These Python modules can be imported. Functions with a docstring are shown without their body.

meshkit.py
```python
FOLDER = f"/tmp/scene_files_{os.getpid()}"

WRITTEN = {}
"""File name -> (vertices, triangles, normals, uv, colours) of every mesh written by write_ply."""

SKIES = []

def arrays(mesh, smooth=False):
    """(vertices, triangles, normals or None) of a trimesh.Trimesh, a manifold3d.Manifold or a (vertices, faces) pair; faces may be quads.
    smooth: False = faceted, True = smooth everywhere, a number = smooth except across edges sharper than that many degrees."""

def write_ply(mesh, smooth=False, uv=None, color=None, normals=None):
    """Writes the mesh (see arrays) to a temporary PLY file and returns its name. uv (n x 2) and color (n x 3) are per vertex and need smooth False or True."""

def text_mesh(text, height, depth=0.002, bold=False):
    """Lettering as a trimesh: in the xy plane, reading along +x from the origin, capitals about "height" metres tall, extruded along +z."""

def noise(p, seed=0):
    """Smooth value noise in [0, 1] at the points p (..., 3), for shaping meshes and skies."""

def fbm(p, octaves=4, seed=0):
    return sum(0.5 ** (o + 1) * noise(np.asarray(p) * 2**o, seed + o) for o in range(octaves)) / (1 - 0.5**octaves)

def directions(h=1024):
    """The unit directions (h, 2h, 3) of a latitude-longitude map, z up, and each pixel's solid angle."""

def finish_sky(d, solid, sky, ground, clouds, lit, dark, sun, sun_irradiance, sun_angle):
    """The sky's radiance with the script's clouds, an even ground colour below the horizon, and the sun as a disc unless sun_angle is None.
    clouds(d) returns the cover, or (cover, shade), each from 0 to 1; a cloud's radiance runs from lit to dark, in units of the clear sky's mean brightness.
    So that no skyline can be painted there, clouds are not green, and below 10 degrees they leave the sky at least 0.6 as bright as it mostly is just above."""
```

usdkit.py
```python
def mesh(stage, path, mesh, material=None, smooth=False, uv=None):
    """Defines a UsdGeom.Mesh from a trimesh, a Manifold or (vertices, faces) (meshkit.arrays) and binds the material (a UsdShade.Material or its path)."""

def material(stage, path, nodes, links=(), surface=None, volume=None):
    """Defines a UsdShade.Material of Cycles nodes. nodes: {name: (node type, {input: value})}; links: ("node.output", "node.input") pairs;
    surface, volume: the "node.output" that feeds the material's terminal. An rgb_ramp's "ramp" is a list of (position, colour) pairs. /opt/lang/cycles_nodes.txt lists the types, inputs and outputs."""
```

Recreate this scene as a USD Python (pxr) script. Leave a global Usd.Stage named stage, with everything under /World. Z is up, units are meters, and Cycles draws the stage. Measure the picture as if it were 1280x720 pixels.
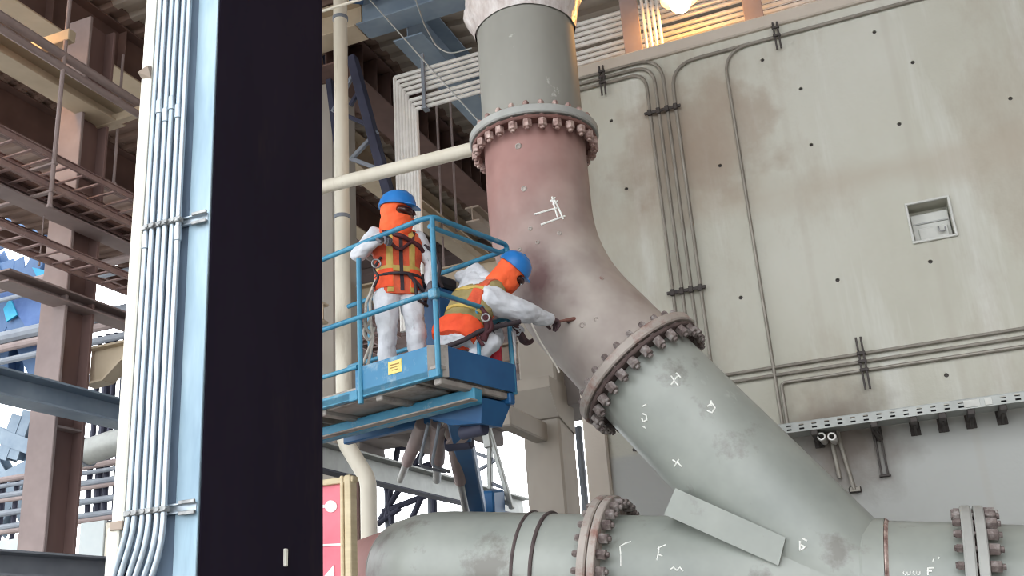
import math, random
import numpy as np
import trimesh, manifold3d as m3
from shapely.geometry import Polygon, box as sbox
import usdkit, meshkit
from pxr import Usd, UsdGeom, UsdLux, UsdShade, Gf, Sdf

stage = Usd.Stage.CreateInMemory()
UsdGeom.SetStageUpAxis(stage, 'Z')
UsdGeom.Xform.Define(stage, '/World')
random.seed(7); rng = np.random.default_rng(7)

# ------------------------------------------------------------------ camera, sky, exposure
EXPOSURE = 0.0
SKY = 1.2
FOCAL = 1250.0                                      # in pixels of the 1280 x 720 frame
_up = np.array([-245., 3500., -1250.]); _up /= np.linalg.norm(_up)      # vertical vanishing direction of the photograph
_xw = -np.array([-3441., -711., -1250.]); _xw -= _up * (_xw @ _up); _xw /= np.linalg.norm(_xw)
M = np.array([_xw, np.cross(_up, _xw), _up])        # world = M @ camera(right, up, back); X runs along the wall, Y into it
EYE = np.array([0., 0., 1.6])
cam = UsdGeom.Camera.Define(stage, '/World/camera')
mm = np.eye(4); mm[0, :3], mm[1, :3], mm[2, :3], mm[3, :3] = M[:, 0], M[:, 1], M[:, 2], EYE
cam.AddTransformOp().Set(Gf.Matrix4d(*mm.ravel().tolist()))
cam.CreateHorizontalApertureAttr(36.0); cam.CreateVerticalApertureAttr(20.25)
cam.CreateFocalLengthAttr(36.0 * FOCAL / 1280); cam.CreateClippingRangeAttr(Gf.Vec2f(0.05, 500))
cam.CreateExposureAttr(EXPOSURE)
dome = UsdLux.DomeLight.Define(stage, '/World/sky')
dome.CreateIntensityAttr(SKY); dome.CreateColorAttr(Gf.Vec3f(0.93, 0.965, 1.0))


def V(px, py, X=None, Y=None, Z=None, d=None):
    """The survey of the photograph: where the sight line through a pixel meets a plane of the building."""
    r = M @ np.array([(px - 640) / FOCAL, -(py - 360) / FOCAL, -1.0])
    if X is not None: t = (X - EYE[0]) / r[0]
    elif Y is not None: t = (Y - EYE[1]) / r[1]
    elif Z is not None: t = (Z - EYE[2]) / r[2]
    else: t = d
    return EYE + r * t


# ------------------------------------------------------------------ helpers
used = {}
def numbered(path):
    n = used.get(path, 0); used[path] = n + 1
    return path if n == 0 else f'{path}_{n:03d}'

LOOKS = {}
class Thing:
    def __init__(s, path, loc): s.path, s.loc = path, np.array(loc, float)

def setdata(prim, label=None, cat=None, group=None, kind=None):
    for k, v in (('label', label), ('category', cat), ('group', group), ('kind', kind)):
        if v: prim.SetCustomDataByKey(k, v)

def thing(name, label, cat, loc=(0, 0, 0), group=None, kind=None):
    p = numbered('/World/' + name)
    x = UsdGeom.Xform.Define(stage, p); x.AddTranslateOp().Set(Gf.Vec3d(*map(float, loc)))
    setdata(x.GetPrim(), label, cat, group, kind)
    return Thing(p, loc)

def obj(name, mesh, mat, parent=None, label=None, cat=None, group=None, kind=None, smooth=30):
    if isinstance(mesh, list): mesh = trimesh.util.concatenate(mesh)
    if hasattr(mesh, 'to_mesh'): mesh = M2T(mesh)
    mesh = trimesh.Trimesh(mesh.vertices, mesh.faces, process=False)
    if parent is None:                              # the prim sits at the thing's base
        lo, hi = mesh.bounds; loc = np.array([(lo[0] + hi[0]) / 2, (lo[1] + hi[1]) / 2, lo[2]])
        p = numbered('/World/' + name)
    else:
        loc = parent.loc; p = numbered(parent.path + '/' + name)
    mesh.vertices = mesh.vertices - loc
    g = usdkit.mesh(stage, p, mesh, LOOKS[mat], smooth=smooth)
    if parent is None: g.AddTranslateOp().Set(Gf.Vec3d(*loc.tolist()))
    setdata(g.GetPrim(), label, cat, group, kind)
    return Thing(p, loc)

def ref(src, name, loc, label, cat, group=None):
    p = numbered('/World/' + name)
    x = UsdGeom.Xform.Define(stage, p)
    x.GetPrim().GetReferences().AddInternalReference(src.path); x.GetPrim().SetInstanceable(True)
    x.ClearXformOpOrder() if False else None
    x.GetPrim().GetAttribute('xformOp:translate').Set(Gf.Vec3d(*map(float, loc)))
    setdata(x.GetPrim(), label, cat, group)
    return Thing(p, loc)

def unit(v): v = np.asarray(v, float); return v / max(np.linalg.norm(v), 1e-12)
def T2M(t):
    t = trimesh.Trimesh(t.vertices, t.faces); t.merge_vertices()
    return m3.Manifold(m3.Mesh(np.asarray(t.vertices, np.float32), np.asarray(t.faces, np.uint32)))
def M2T(m):
    k = m.to_mesh(); return trimesh.Trimesh(k.vert_properties[:, :3], k.tri_verts, process=False)
def frame(d, up=(0, 0, 1)):
    d = unit(d); up = np.asarray(up, float)
    if abs(d @ unit(up)) > .98: up = np.array([0, 1., 0]) if abs(d[1]) < .9 else np.array([1., 0, 0])
    s = unit(np.cross(d, up)); return d, s, np.cross(s, d)      # forward, side, up

def cbox(c, size, axes=None, ch=None):
    """A box with chamfered edges: centre, size along its axes."""
    h = np.asarray(size, float) / 2; ch = min(h) * .18 if ch is None else min(ch, min(h) * .45)
    pts = []
    for sx in (-1, 1):
        for sy in (-1, 1):
            for sz in (-1, 1):
                s = np.array([sx, sy, sz])
                for k in range(3):
                    q = s * (h - ch); q[k] = s[k] * h[k]; pts.append(q)
    pts = np.array(pts)
    A = np.eye(3) if axes is None else np.array(axes)
    return trimesh.convex.convex_hull(pts @ A + np.asarray(c, float))
def bx(lo, hi, ch=.01): lo, hi = np.array(lo, float), np.array(hi, float); return cbox((lo + hi) / 2, np.abs(hi - lo), None, ch)
def bar(p, q, w, h, up=(0, 0, 1), ch=None):
    p, q = np.asarray(p, float), np.asarray(q, float); d, s, u = frame(q - p, up)
    return cbox((p + q) / 2, (np.linalg.norm(q - p), w, h), (d, s, u), ch)
def extrude_along(poly, p, q, up=(0, 0, 1)):
    p, q = np.asarray(p, float), np.asarray(q, float); d, s, u = frame(q - p, up)
    m = trimesh.creation.extrude_polygon(poly, np.linalg.norm(q - p), engine='earcut')
    v = m.vertices; m.vertices = p + np.outer(v[:, 0], s) + np.outer(v[:, 1], u) + np.outer(v[:, 2], d)
    m.invert() if m.volume < 0 else None
    return m
def hpoly(h, w, tf, tw):
    a, b = w / 2, h / 2
    return Polygon([(-a, -b), (a, -b), (a, -b + tf), (tw / 2, -b + tf), (tw / 2, b - tf), (a, b - tf), (a, b), (-a, b), (-a, b - tf), (-tw / 2, b - tf), (-tw / 2, -b + tf), (-a, -b + tf)])
def cpoly(h, w, t): a, b = w / 2, h / 2; return Polygon([(-a, -b), (a, -b), (a, -b + t), (-a + t, -b + t), (-a + t, b - t), (a, b - t), (a, b), (-a, b)])
def lpoly(a, t): return Polygon([(0, 0), (a, 0), (a, t), (t, t), (t, a), (0, a)])
def hbeam(p, q, h, w, tf=.02, tw=.015, up=(0, 0, 1)): return extrude_along(hpoly(h, w, tf, tw), p, q, up)
def fillet(pts, r, n=6):
    pts = [np.asarray(p, float) for p in pts]; out = [pts[0]]
    for a, b, c in zip(pts, pts[1:], pts[2:]):
        u, v = unit(a - b), unit(c - b); ang = math.acos(np.clip(u @ v, -1, 1))
        if ang > 3.1: out.append(b); continue
        t = min(r / math.tan(ang / 2), .49 * np.linalg.norm(a - b), .49 * np.linalg.norm(c - b))
        p0, p1 = b + u * t, b + v * t
        for k in range(n + 1):
            s = k / n; out.append((1 - s) ** 2 * p0 + 2 * s * (1 - s) * b + s * s * p1)
    return out + [pts[-1]]
def tube(pts, r, seg=12, cap=True, up=(0, 0, 1)):
    pts = np.array(pts, float); n = len(pts); rr = np.full(n, r) if np.ndim(r) == 0 else np.asarray(r, float)
    t = np.gradient(pts, axis=0) if n > 2 else np.repeat([pts[1] - pts[0]], 2, 0); t = np.array([unit(x) for x in t])
    _, s, u = frame(t[0], up); rings = []
    for k in range(n):
        s = unit(s - t[k] * (s @ t[k])); u = np.cross(s, t[k]) * 1.0
        a = np.linspace(0, 2 * np.pi, seg, endpoint=False)
        sc = 1.0
        if 0 < k < n - 1:
            c = unit(pts[k] - pts[k - 1]) @ t[k]; sc = 1 / max(c, .5)
        rings.append(pts[k] + rr[k] * (np.outer(np.cos(a), s) + np.outer(np.sin(a), u)))
    v = np.vstack(rings); f = []
    for k in range(n - 1):
        for i in range(seg):
            j = (i + 1) % seg; a, b, c, d = k * seg + i, k * seg + j, (k + 1) * seg + j, (k + 1) * seg + i
            f += [(a, b, c), (a, c, d)]
    if cap:
        v = np.vstack([v, pts[0], pts[-1]]); A, B = len(v) - 2, len(v) - 1
        for i in range(seg):
            j = (i + 1) % seg; f += [(A, j, i), (B, (n - 1) * seg + i, (n - 1) * seg + j)]
    m = trimesh.Trimesh(v, f, process=False)
    if m.volume < 0: m.invert()
    return m
def lathe(profile, c, axis, seg=64, closed=True):
    """profile of (radius, along) turned about the axis at c."""
    d, s, u = frame(axis); P = np.array(profile, float); n = len(P)
    a = np.linspace(0, 2 * np.pi, seg, endpoint=False); dirs = np.outer(np.cos(a), s) + np.outer(np.sin(a), u)
    v = (np.asarray(c, float) + P[:, None, 0, None] * dirs[None] + P[:, None, 1, None] * d).reshape(-1, 3); f = []
    for k in range(n if closed else n - 1):
        k2 = (k + 1) % n
        for i in range(seg):
            j = (i + 1) % seg; f += [(k * seg + i, k2 * seg + i, k2 * seg + j), (k * seg + i, k2 * seg + j, k * seg + j)]
    m = trimesh.Trimesh(v, f, process=False)
    if closed and m.volume < 0: m.invert()
    return m
def ring(c, axis, ri, ro, t, ch=.008, seg=72):
    return lathe([(ri, -t / 2), (ro - ch, -t / 2), (ro, -t / 2 + ch), (ro, t / 2 - ch), (ro - ch, t / 2), (ri, t / 2)], c, axis, seg)
def cyl(p, q, r, seg=16, ch=None):
    p, q = np.asarray(p, float), np.asarray(q, float); L = np.linalg.norm(q - p); ch = min(r * .15, L * .2) if ch is None else ch
    return lathe([(1e-5, 0), (r - ch, 0), (r, ch), (r, L - ch), (r - ch, L), (1e-5, L)], p, q - p, seg)
def sph(c, r, seg=20): return M2T(m3.Manifold.sphere(r, seg).translate([float(x) for x in c]))
def hullm(balls, seg=20): return m3.Manifold.batch_hull([m3.Manifold.sphere(float(r), seg).translate([float(x) for x in p]) for p, r in balls])
def organic(parts, step=.03, it=12, wr=0.0, ws=9.0, seed=0, lam=.5):
    m = parts[0] if len(parts) == 1 else m3.Manifold.batch_boolean(parts, m3.OpType.Add)
    t = M2T(m.refine_to_length(step)); t.merge_vertices()
    trimesh.smoothing.filter_taubin(t, lamb=lam, nu=lam + .03, iterations=it)
    if wr:
        n = meshkit.fbm(t.vertices * ws, 3, seed) - .5; n2 = np.abs(meshkit.noise(t.vertices * ws * np.array([1.3, 1.3, 2.2]), seed + 5) - .5)
        t.vertices = t.vertices + t.vertex_normals * (n * 2 - n2 * 1.2 + .3)[:, None] * wr
    return t

# ------------------------------------------------------------------ materials
def S(r, g, b):
    c = np.array([r, g, b]) / 255.; return tuple(np.where(c <= .04045, c / 12.92, ((c + .055) / 1.055) ** 2.4))

def look(name, ramp, scale=(2, 2, 2), detail=5, rough=.6, metal=0., bump=0., bscale=30., lo=.3, hi=.7, spec=None, over=None, rough2=None):
    """A surface whose colour wanders between the colours of ramp; over = (colour, scale, threshold) lays stains over it."""
    cols = [S(*c) for c in ramp]; pos = np.linspace(lo, hi, len(cols))
    n = {'geo': ('geometry', {}), 'map': ('mapping', {'scale': scale}), 'noise': ('noise_texture', {'scale': 1.0, 'detail': float(detail), 'roughness': .6}),
         'ramp': ('rgb_ramp', {'ramp': list(zip(pos, cols))}), 'p': ('principled_bsdf', {'roughness': rough, 'metallic': metal, **({'specular_ior_level': spec} if spec is not None else {})})}
    l = [('geo.position', 'map.vector'), ('map.vector', 'noise.vector'), ('noise.fac', 'ramp.fac')]
    last = 'ramp.color'
    for k, (col, sc, a, b) in enumerate(over or []):
        n[f'om{k}'] = ('mapping', {'scale': sc, 'location': (3.1 * k, 1.7, .3)}); n[f'on{k}'] = ('noise_texture', {'scale': 1.0, 'detail': 6.0, 'roughness': .65})
        n[f'orr{k}'] = ('rgb_ramp', {'ramp': [(a, (0, 0, 0)), (b, (1, 1, 1))]}); n[f'ox{k}'] = ('mix', {'color2': S(*col)})
        l += [('geo.position', f'om{k}.vector'), (f'om{k}.vector', f'on{k}.vector'), (f'on{k}.fac', f'orr{k}.fac'), (f'orr{k}.color', f'ox{k}.fac'), (last, f'ox{k}.color1')]
        last = f'ox{k}.color'
    l.append((last, 'p.base_color'))
    if bump:
        n['bn'] = ('noise_texture', {'scale': bscale, 'detail': 4.0}); n['b'] = ('bump', {'strength': bump, 'distance': .02})
        l += [('geo.position', 'bn.vector'), ('bn.fac', 'b.height'), ('b.normal', 'p.normal')]
    LOOKS[name] = usdkit.material(stage, '/World/Looks/' + name, n, l, surface='p.BSDF')

def concrete_look():
    bp_, bz = V(872, 175, Y=10.0), V(1100, 215, Y=10.0)[2]
    n = {'geo': ('geometry', {}), 'sep': ('separate_xyz', {}), 'm1': ('mapping', {'scale': (.35, .35, .18)}), 'n1': ('noise_texture', {'scale': 1.0, 'detail': 7.0, 'roughness': .6}),
         'c1': ('rgb_ramp', {'ramp': [(.3, S(174, 171, 157)), (.5, S(190, 188, 175)), (.7, S(202, 201, 191))]}),
         # pale runs of lime down the face
         'm2': ('mapping', {'scale': (1.6, 1.1, .16)}), 'n2': ('noise_texture', {'scale': 1.0, 'detail': 6.0, 'roughness': .65}), 'r2': ('rgb_ramp', {'ramp': [(.54, (0, 0, 0)), (.74, (.7, .7, .7))]}), 'x2': ('mix', {'color2': S(222, 223, 218)}),
         # brown weathering
         'm3': ('mapping', {'scale': (.8, .5, .35), 'location': (2.2, 0, 1.1)}), 'n3': ('noise_texture', {'scale': 1.0, 'detail': 7.0, 'roughness': .7}), 'r3': ('rgb_ramp', {'ramp': [(.50, (0, 0, 0)), (.70, (.55, .55, .55))]}), 'x3': ('mix', {'color2': S(160, 143, 126)}),
         # one large brown patch beside the tall conduit
         'v4': ('vector_math', {'math_type': 'distance', 'vector2': (float(bp_[0]), 10.0, float(bp_[2]))}), 'n4': ('noise_texture', {'scale': 2.4, 'detail': 6.0}), 'a4': ('math', {'math_type': 'multiply_add', 'value2': 1.5}),
         'r4': ('rgb_ramp', {'ramp': [(.55, (.75, .75, .75)), (.85, (.5, .5, .5)), (1.0, (.0, .0, .0))]}), 'd4': ('math', {'math_type': 'divide', 'value2': 1.7}), 'x4': ('mix', {'color2': S(158, 140, 124)}),
         # a pour line of stained concrete
         's5': ('math', {'math_type': 'subtract', 'value2': float(bz)}), 'b5': ('math', {'math_type': 'absolute'}), 'n5': ('noise_texture', {'scale': 1.3, 'detail': 6.0}), 'a5': ('math', {'math_type': 'multiply_add', 'value2': .9}),
         'r5': ('rgb_ramp', {'ramp': [(.42, (.5, .5, .5)), (.72, (0, 0, 0))]}), 'x5': ('mix', {'color2': S(176, 164, 148)}),
         # shade below the tray painted in as a greyer tone, its edge rusted
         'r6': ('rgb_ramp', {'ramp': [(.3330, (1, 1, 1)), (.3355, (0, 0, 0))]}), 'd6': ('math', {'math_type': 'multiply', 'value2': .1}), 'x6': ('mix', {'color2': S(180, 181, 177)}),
         # board marks of the shuttering
         'w7': ('mapping', {'scale': (.82, 0, 0)}), 'k7': ('wave_texture', {'scale': .33, 'distortion': .0}), 'r7': ('rgb_ramp', {'ramp': [(.985, (0, 0, 0)), (.999, (.2, .2, .2))]}), 'x7': ('mix', {'color2': S(176, 168, 156)}),
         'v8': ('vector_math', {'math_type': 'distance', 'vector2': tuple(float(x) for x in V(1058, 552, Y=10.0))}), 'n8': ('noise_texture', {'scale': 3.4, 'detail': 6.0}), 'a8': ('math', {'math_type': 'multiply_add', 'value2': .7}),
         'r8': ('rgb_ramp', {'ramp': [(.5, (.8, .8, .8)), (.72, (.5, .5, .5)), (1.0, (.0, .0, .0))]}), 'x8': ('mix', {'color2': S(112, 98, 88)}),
         'bn': ('noise_texture', {'scale': 18.0, 'detail': 4.0}), 'b': ('bump', {'strength': .15, 'distance': .02}), 'p': ('principled_bsdf', {'roughness': .9})}
    l = [('geo.position', 'sep.vector'), ('geo.position', 'bn.vector'), ('bn.fac', 'b.height'), ('b.normal', 'p.normal')]
    for k in '123': l += [('geo.position', f'm{k}.vector'), (f'm{k}.vector', f'n{k}.vector')]
    l += [('n1.fac', 'c1.fac'), ('n2.fac', 'r2.fac'), ('n3.fac', 'r3.fac'), ('geo.position', 'v4.vector1'), ('geo.position', 'n4.vector'), ('n4.fac', 'a4.value1'), ('v4.value', 'a4.value3'), ('a4.value', 'd4.value1'), ('d4.value', 'r4.fac'),
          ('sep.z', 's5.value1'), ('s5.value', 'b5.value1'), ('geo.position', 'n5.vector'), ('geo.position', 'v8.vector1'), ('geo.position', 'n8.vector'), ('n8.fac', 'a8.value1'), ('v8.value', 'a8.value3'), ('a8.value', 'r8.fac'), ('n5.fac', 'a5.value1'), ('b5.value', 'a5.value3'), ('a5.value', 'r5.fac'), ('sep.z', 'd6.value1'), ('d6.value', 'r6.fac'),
          ('geo.position', 'w7.vector'), ('w7.vector', 'k7.vector'), ('k7.fac', 'r7.fac')]
    last = 'c1.color'
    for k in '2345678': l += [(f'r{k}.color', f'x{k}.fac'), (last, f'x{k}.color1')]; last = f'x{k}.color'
    l.append((last, 'p.base_color'))
    LOOKS['concrete'] = usdkit.material(stage, '/World/Looks/concrete', n, l, surface='p.BSDF')

def glow(name, col, strength):
    LOOKS[name] = usdkit.material(stage, '/World/Looks/' + name, {'e': ('emission', {'color': col, 'strength': strength})}, [], surface='e.emission')

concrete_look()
look('concrete_edge', [(186, 174, 160), (204, 194, 182)], (.6, .6, .3), 5, .9, bump=.1)
look('concrete_far', [(150, 142, 132), (172, 164, 154)], (.6, .6, .3), 5, .9)
look('slab', [(120, 112, 110), (140, 132, 128)], (.6, .6, .6), 5, .9)
look('floor', [(120, 118, 114), (150, 148, 142)], (.4, .4, .4), 6, .85, over=[((95, 90, 86), (1, 1, 1), .55, .7)])
look('pipe_grey', [(138, 143, 137), (152, 156, 149), (164, 167, 160)], (1.1, 1.1, 1.1), 6, .38, bump=.03, bscale=14, over=[((124, 122, 115), (2.0, 2.0, 2.0), .57, .68), ((182, 186, 180), (1.6, 2.2, 1.2), .62, .7)])
look('pipe_upper', [(138, 136, 128), (154, 152, 144)], (1.3, 1.3, .6), 5, .6, over=[((186, 184, 176), (3.2, 3.2, 3.2), .64, .69)])
look('primer', [(148, 106, 100), (168, 126, 120)], (2, 2, 2), 5, .65)
look('flange_paint', [(160, 150, 142), (176, 166, 158)], (4, 4, 4), 4, .6, over=[((140, 104, 94), (5, 5, 5), .52, .68)])
look('flange_grey', [(156, 156, 152), (172, 172, 167)], (4, 4, 4), 4, .6)
look('bolt_rust', [(112, 84, 78), (168, 140, 132), (206, 186, 176)], (16, 16, 16), 3, .5, .3)
look('bolt_dark', [(84, 70, 68), (128, 116, 112), (170, 164, 160)], (16, 16, 16), 3, .5, .3)
look('gasket', [(96, 66, 60), (126, 88, 80)], (8, 8, 8), 4, .8)
look('gasket_dark', [(66, 52, 50), (92, 76, 72)], (8, 8, 8), 4, .8)
look('weld_dark', [(70, 58, 58), (96, 84, 82)], (9, 9, 9), 3, .7)
look('chalk', [(232, 232, 226), (246, 246, 240)], (20, 20, 20), 3, .95)
look('dark_steel', [(31, 26, 39), (40, 34, 47)], (1.5, 1.5, .4), 5, .8, spec=.08, over=[((50, 42, 44), (3, 3, .6), .6, .75)])
look('cream_steel', [(222, 218, 204), (238, 236, 224)], (3, 3, .7), 4, .6)
look('galv', [(126, 150, 166), (146, 170, 184), (172, 192, 202)], (6, 6, 1.2), 5, .5, .25, over=[((150, 178, 192), (7, 7, 1.0), .55, .7)])
look('galv_dark', [(70, 86, 104), (88, 104, 122), (112, 130, 148)], (6, 6, .8), 5, .55, .2)
look('conduit', [(158, 171, 181), (184, 194, 202)], (10, 10, 1), 3, .35, .6)
look('clamp', [(120, 122, 124), (176, 176, 174)], (20, 20, 20), 3, .5, .5)
look('blue_paint', [(40, 114, 148), (54, 130, 162), (74, 146, 172)], (3, 3, 3), 5, .5, over=[((150, 172, 180), (4, 4, 4), .6, .72), ((24, 76, 110), (6, 6, 6), .66, .72)])
look('blue_board', [(30, 108, 150), (46, 124, 162)], (3, 3, 3), 5, .5, over=[((140, 164, 174), (3.4, 3.4, 3.4), .49, .62)])
look('blue_deep', [(22, 78, 126), (34, 94, 142)], (3, 3, 3), 4, .5)
look('deck_steel', [(140, 132, 126), (168, 162, 154)], (4, 4, 4), 5, .7, over=[((96, 84, 78), (3, 3, 3), .55, .7)])
look('label_yellow', [(214, 192, 96), (228, 208, 130)], (30, 30, 30), 2, .6)
look('label_ink', [(150, 116, 60), (160, 126, 66)], (30, 30, 30), 2, .7)
look('coverall', [(196, 198, 204), (216, 218, 222)], (9, 9, 9), 4, .85, bump=.25, bscale=24, over=[((186, 184, 186), (9, 9, 9), .62, .8)])
look('hivis', [(226, 74, 40), (244, 92, 48)], (7, 7, 7), 4, .8, bump=.2, bscale=26)
look('hivis_worn', [(196, 74, 48), (222, 92, 56), (206, 98, 70)], (7, 7, 7), 4, .8, bump=.25, bscale=26, over=[((156, 104, 66), (6, 6, 6), .56, .7)])
look('hivis_tape', [(186, 156, 78), (206, 178, 100)], (9, 9, 9), 4, .7)
look('khaki', [(136, 122, 76), (158, 144, 98)], (9, 9, 9), 4, .85, bump=.25, bscale=24)
look('hood', [(240, 92, 46), (252, 108, 58)], (7, 7, 7), 4, .8, bump=.15, bscale=26)
look('helmet', [(34, 112, 186), (46, 126, 198)], (8, 8, 8), 3, .35)
look('skin', [(104, 66, 52), (124, 80, 62)], (14, 14, 14), 3, .6)
look('lens', [(44, 26, 24), (70, 36, 30)], (14, 14, 14), 2, .15)
look('strap', [(64, 28, 34), (88, 40, 46)], (14, 14, 14), 3, .8)
look('strap_dark', [(46, 38, 44), (64, 54, 58)], (14, 14, 14), 3, .8)
look('rope', [(170, 164, 154), (196, 190, 180)], (30, 30, 30), 2, .9)
look('glove', [(96, 92, 98), (122, 118, 122)], (20, 20, 20), 3, .9, bump=.2, bscale=60)
look('glove_dark', [(70, 52, 56), (94, 72, 74)], (20, 20, 20), 3, .9, bump=.2, bscale=60)
look('boot', [(54, 48, 46), (70, 62, 58)], (12, 12, 12), 3, .6)
look('wood_tool', [(108, 70, 62), (132, 88, 76)], (6, 30, 30), 3, .7)
look('red', [(172, 24, 44), (196, 36, 56)], (7, 7, 7), 3, .35)
look('black', [(26, 26, 30), (38, 38, 42)], (7, 7, 7), 3, .5)
look('pole_cream', [(214, 206, 188), (228, 222, 206)], (3, 3, .8), 5, .6, over=[((190, 178, 158), (4, 4, .8), .6, .75)])
look('steel_beige', [(150, 134, 120), (172, 156, 142)], (2, 2, 2), 5, .7)
look('steel_cream', [(176, 160, 136), (194, 178, 154)], (2, 2, 2), 5, .7)
look('steel_brown', [(92, 70, 64), (112, 86, 78)], (2, 2, 2), 5, .75)
look('steel_mauve', [(134, 119, 117), (154, 138, 134)], (2, 2, 2), 5, .75)
look('steel_red', [(112, 88, 84), (132, 106, 100)], (2, 2, .6), 5, .75)
look('steel_grey', [(116, 122, 132), (136, 142, 150)], (2, 2, 2), 5, .65)
look('steel_navy', [(40, 42, 62), (56, 58, 78)], (2, 2, 2), 5, .65)
look('steel_blue', [(62, 92, 132), (80, 110, 148)], (2, 2, 2), 5, .6)
look('steel_bluegrey', [(116, 134, 152), (140, 156, 170)], (2, 2, 2), 5, .6)
look('cable_ladder', [(150, 124, 122), (172, 148, 142)], (4, 4, 4), 4, .6, .3)
look('deck_brown', [(120, 98, 88), (140, 116, 104)], (1, 1, 1), 5, .75)
look('deck_pale', [(158, 146, 134), (178, 166, 152)], (1, 1, 1), 5, .7)
look('clad_brown', [(112, 98, 96), (132, 116, 112)], (.7, .7, .5), 5, .8)
look('silver', [(216, 213, 208), (234, 231, 226)], (5, 5, 5), 3, .35, .2)
look('conduit_wall', [(134, 128, 118), (156, 150, 140)], (8, 8, 2), 4, .5, .3)
look('tray', [(150, 152, 148), (168, 170, 166)], (4, 4, 4), 4, .5, .35)
look('black_iron', [(60, 54, 52), (80, 74, 70)], (6, 6, 6), 4, .7)
look('vent_white', [(196, 196, 190), (210, 210, 204)], (6, 6, 6), 4, .7)
look('sign_red', [(220, 112, 128), (230, 128, 142)], (3, 3, 3), 4, .6)
look('sign_white', [(240, 232, 230), (248, 242, 240)], (5, 5, 5), 3, .7)
look('wood_frame', [(206, 188, 152), (222, 206, 172)], (4, 4, 20), 4, .7)
look('plastic', [(190, 176, 170), (226, 220, 216)], (14, 14, 5), 4, .25, bump=.6, bscale=14)
look('cloth_blue', [(70, 96, 146), (96, 124, 172)], (1.5, 1.5, 1.5), 5, .8)
look('cyan_sheet', [(30, 140, 180), (48, 160, 196)], (3, 3, 3), 4, .6)
look('white_sheet', [(196, 206, 208), (214, 222, 222)], (2, 2, 2), 4, .7)
glow('lamp_bulb', (1.0, .46, .10), 110.0)
glow('lamp_white', (.95, .97, 1.0), 60.0)

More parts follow.
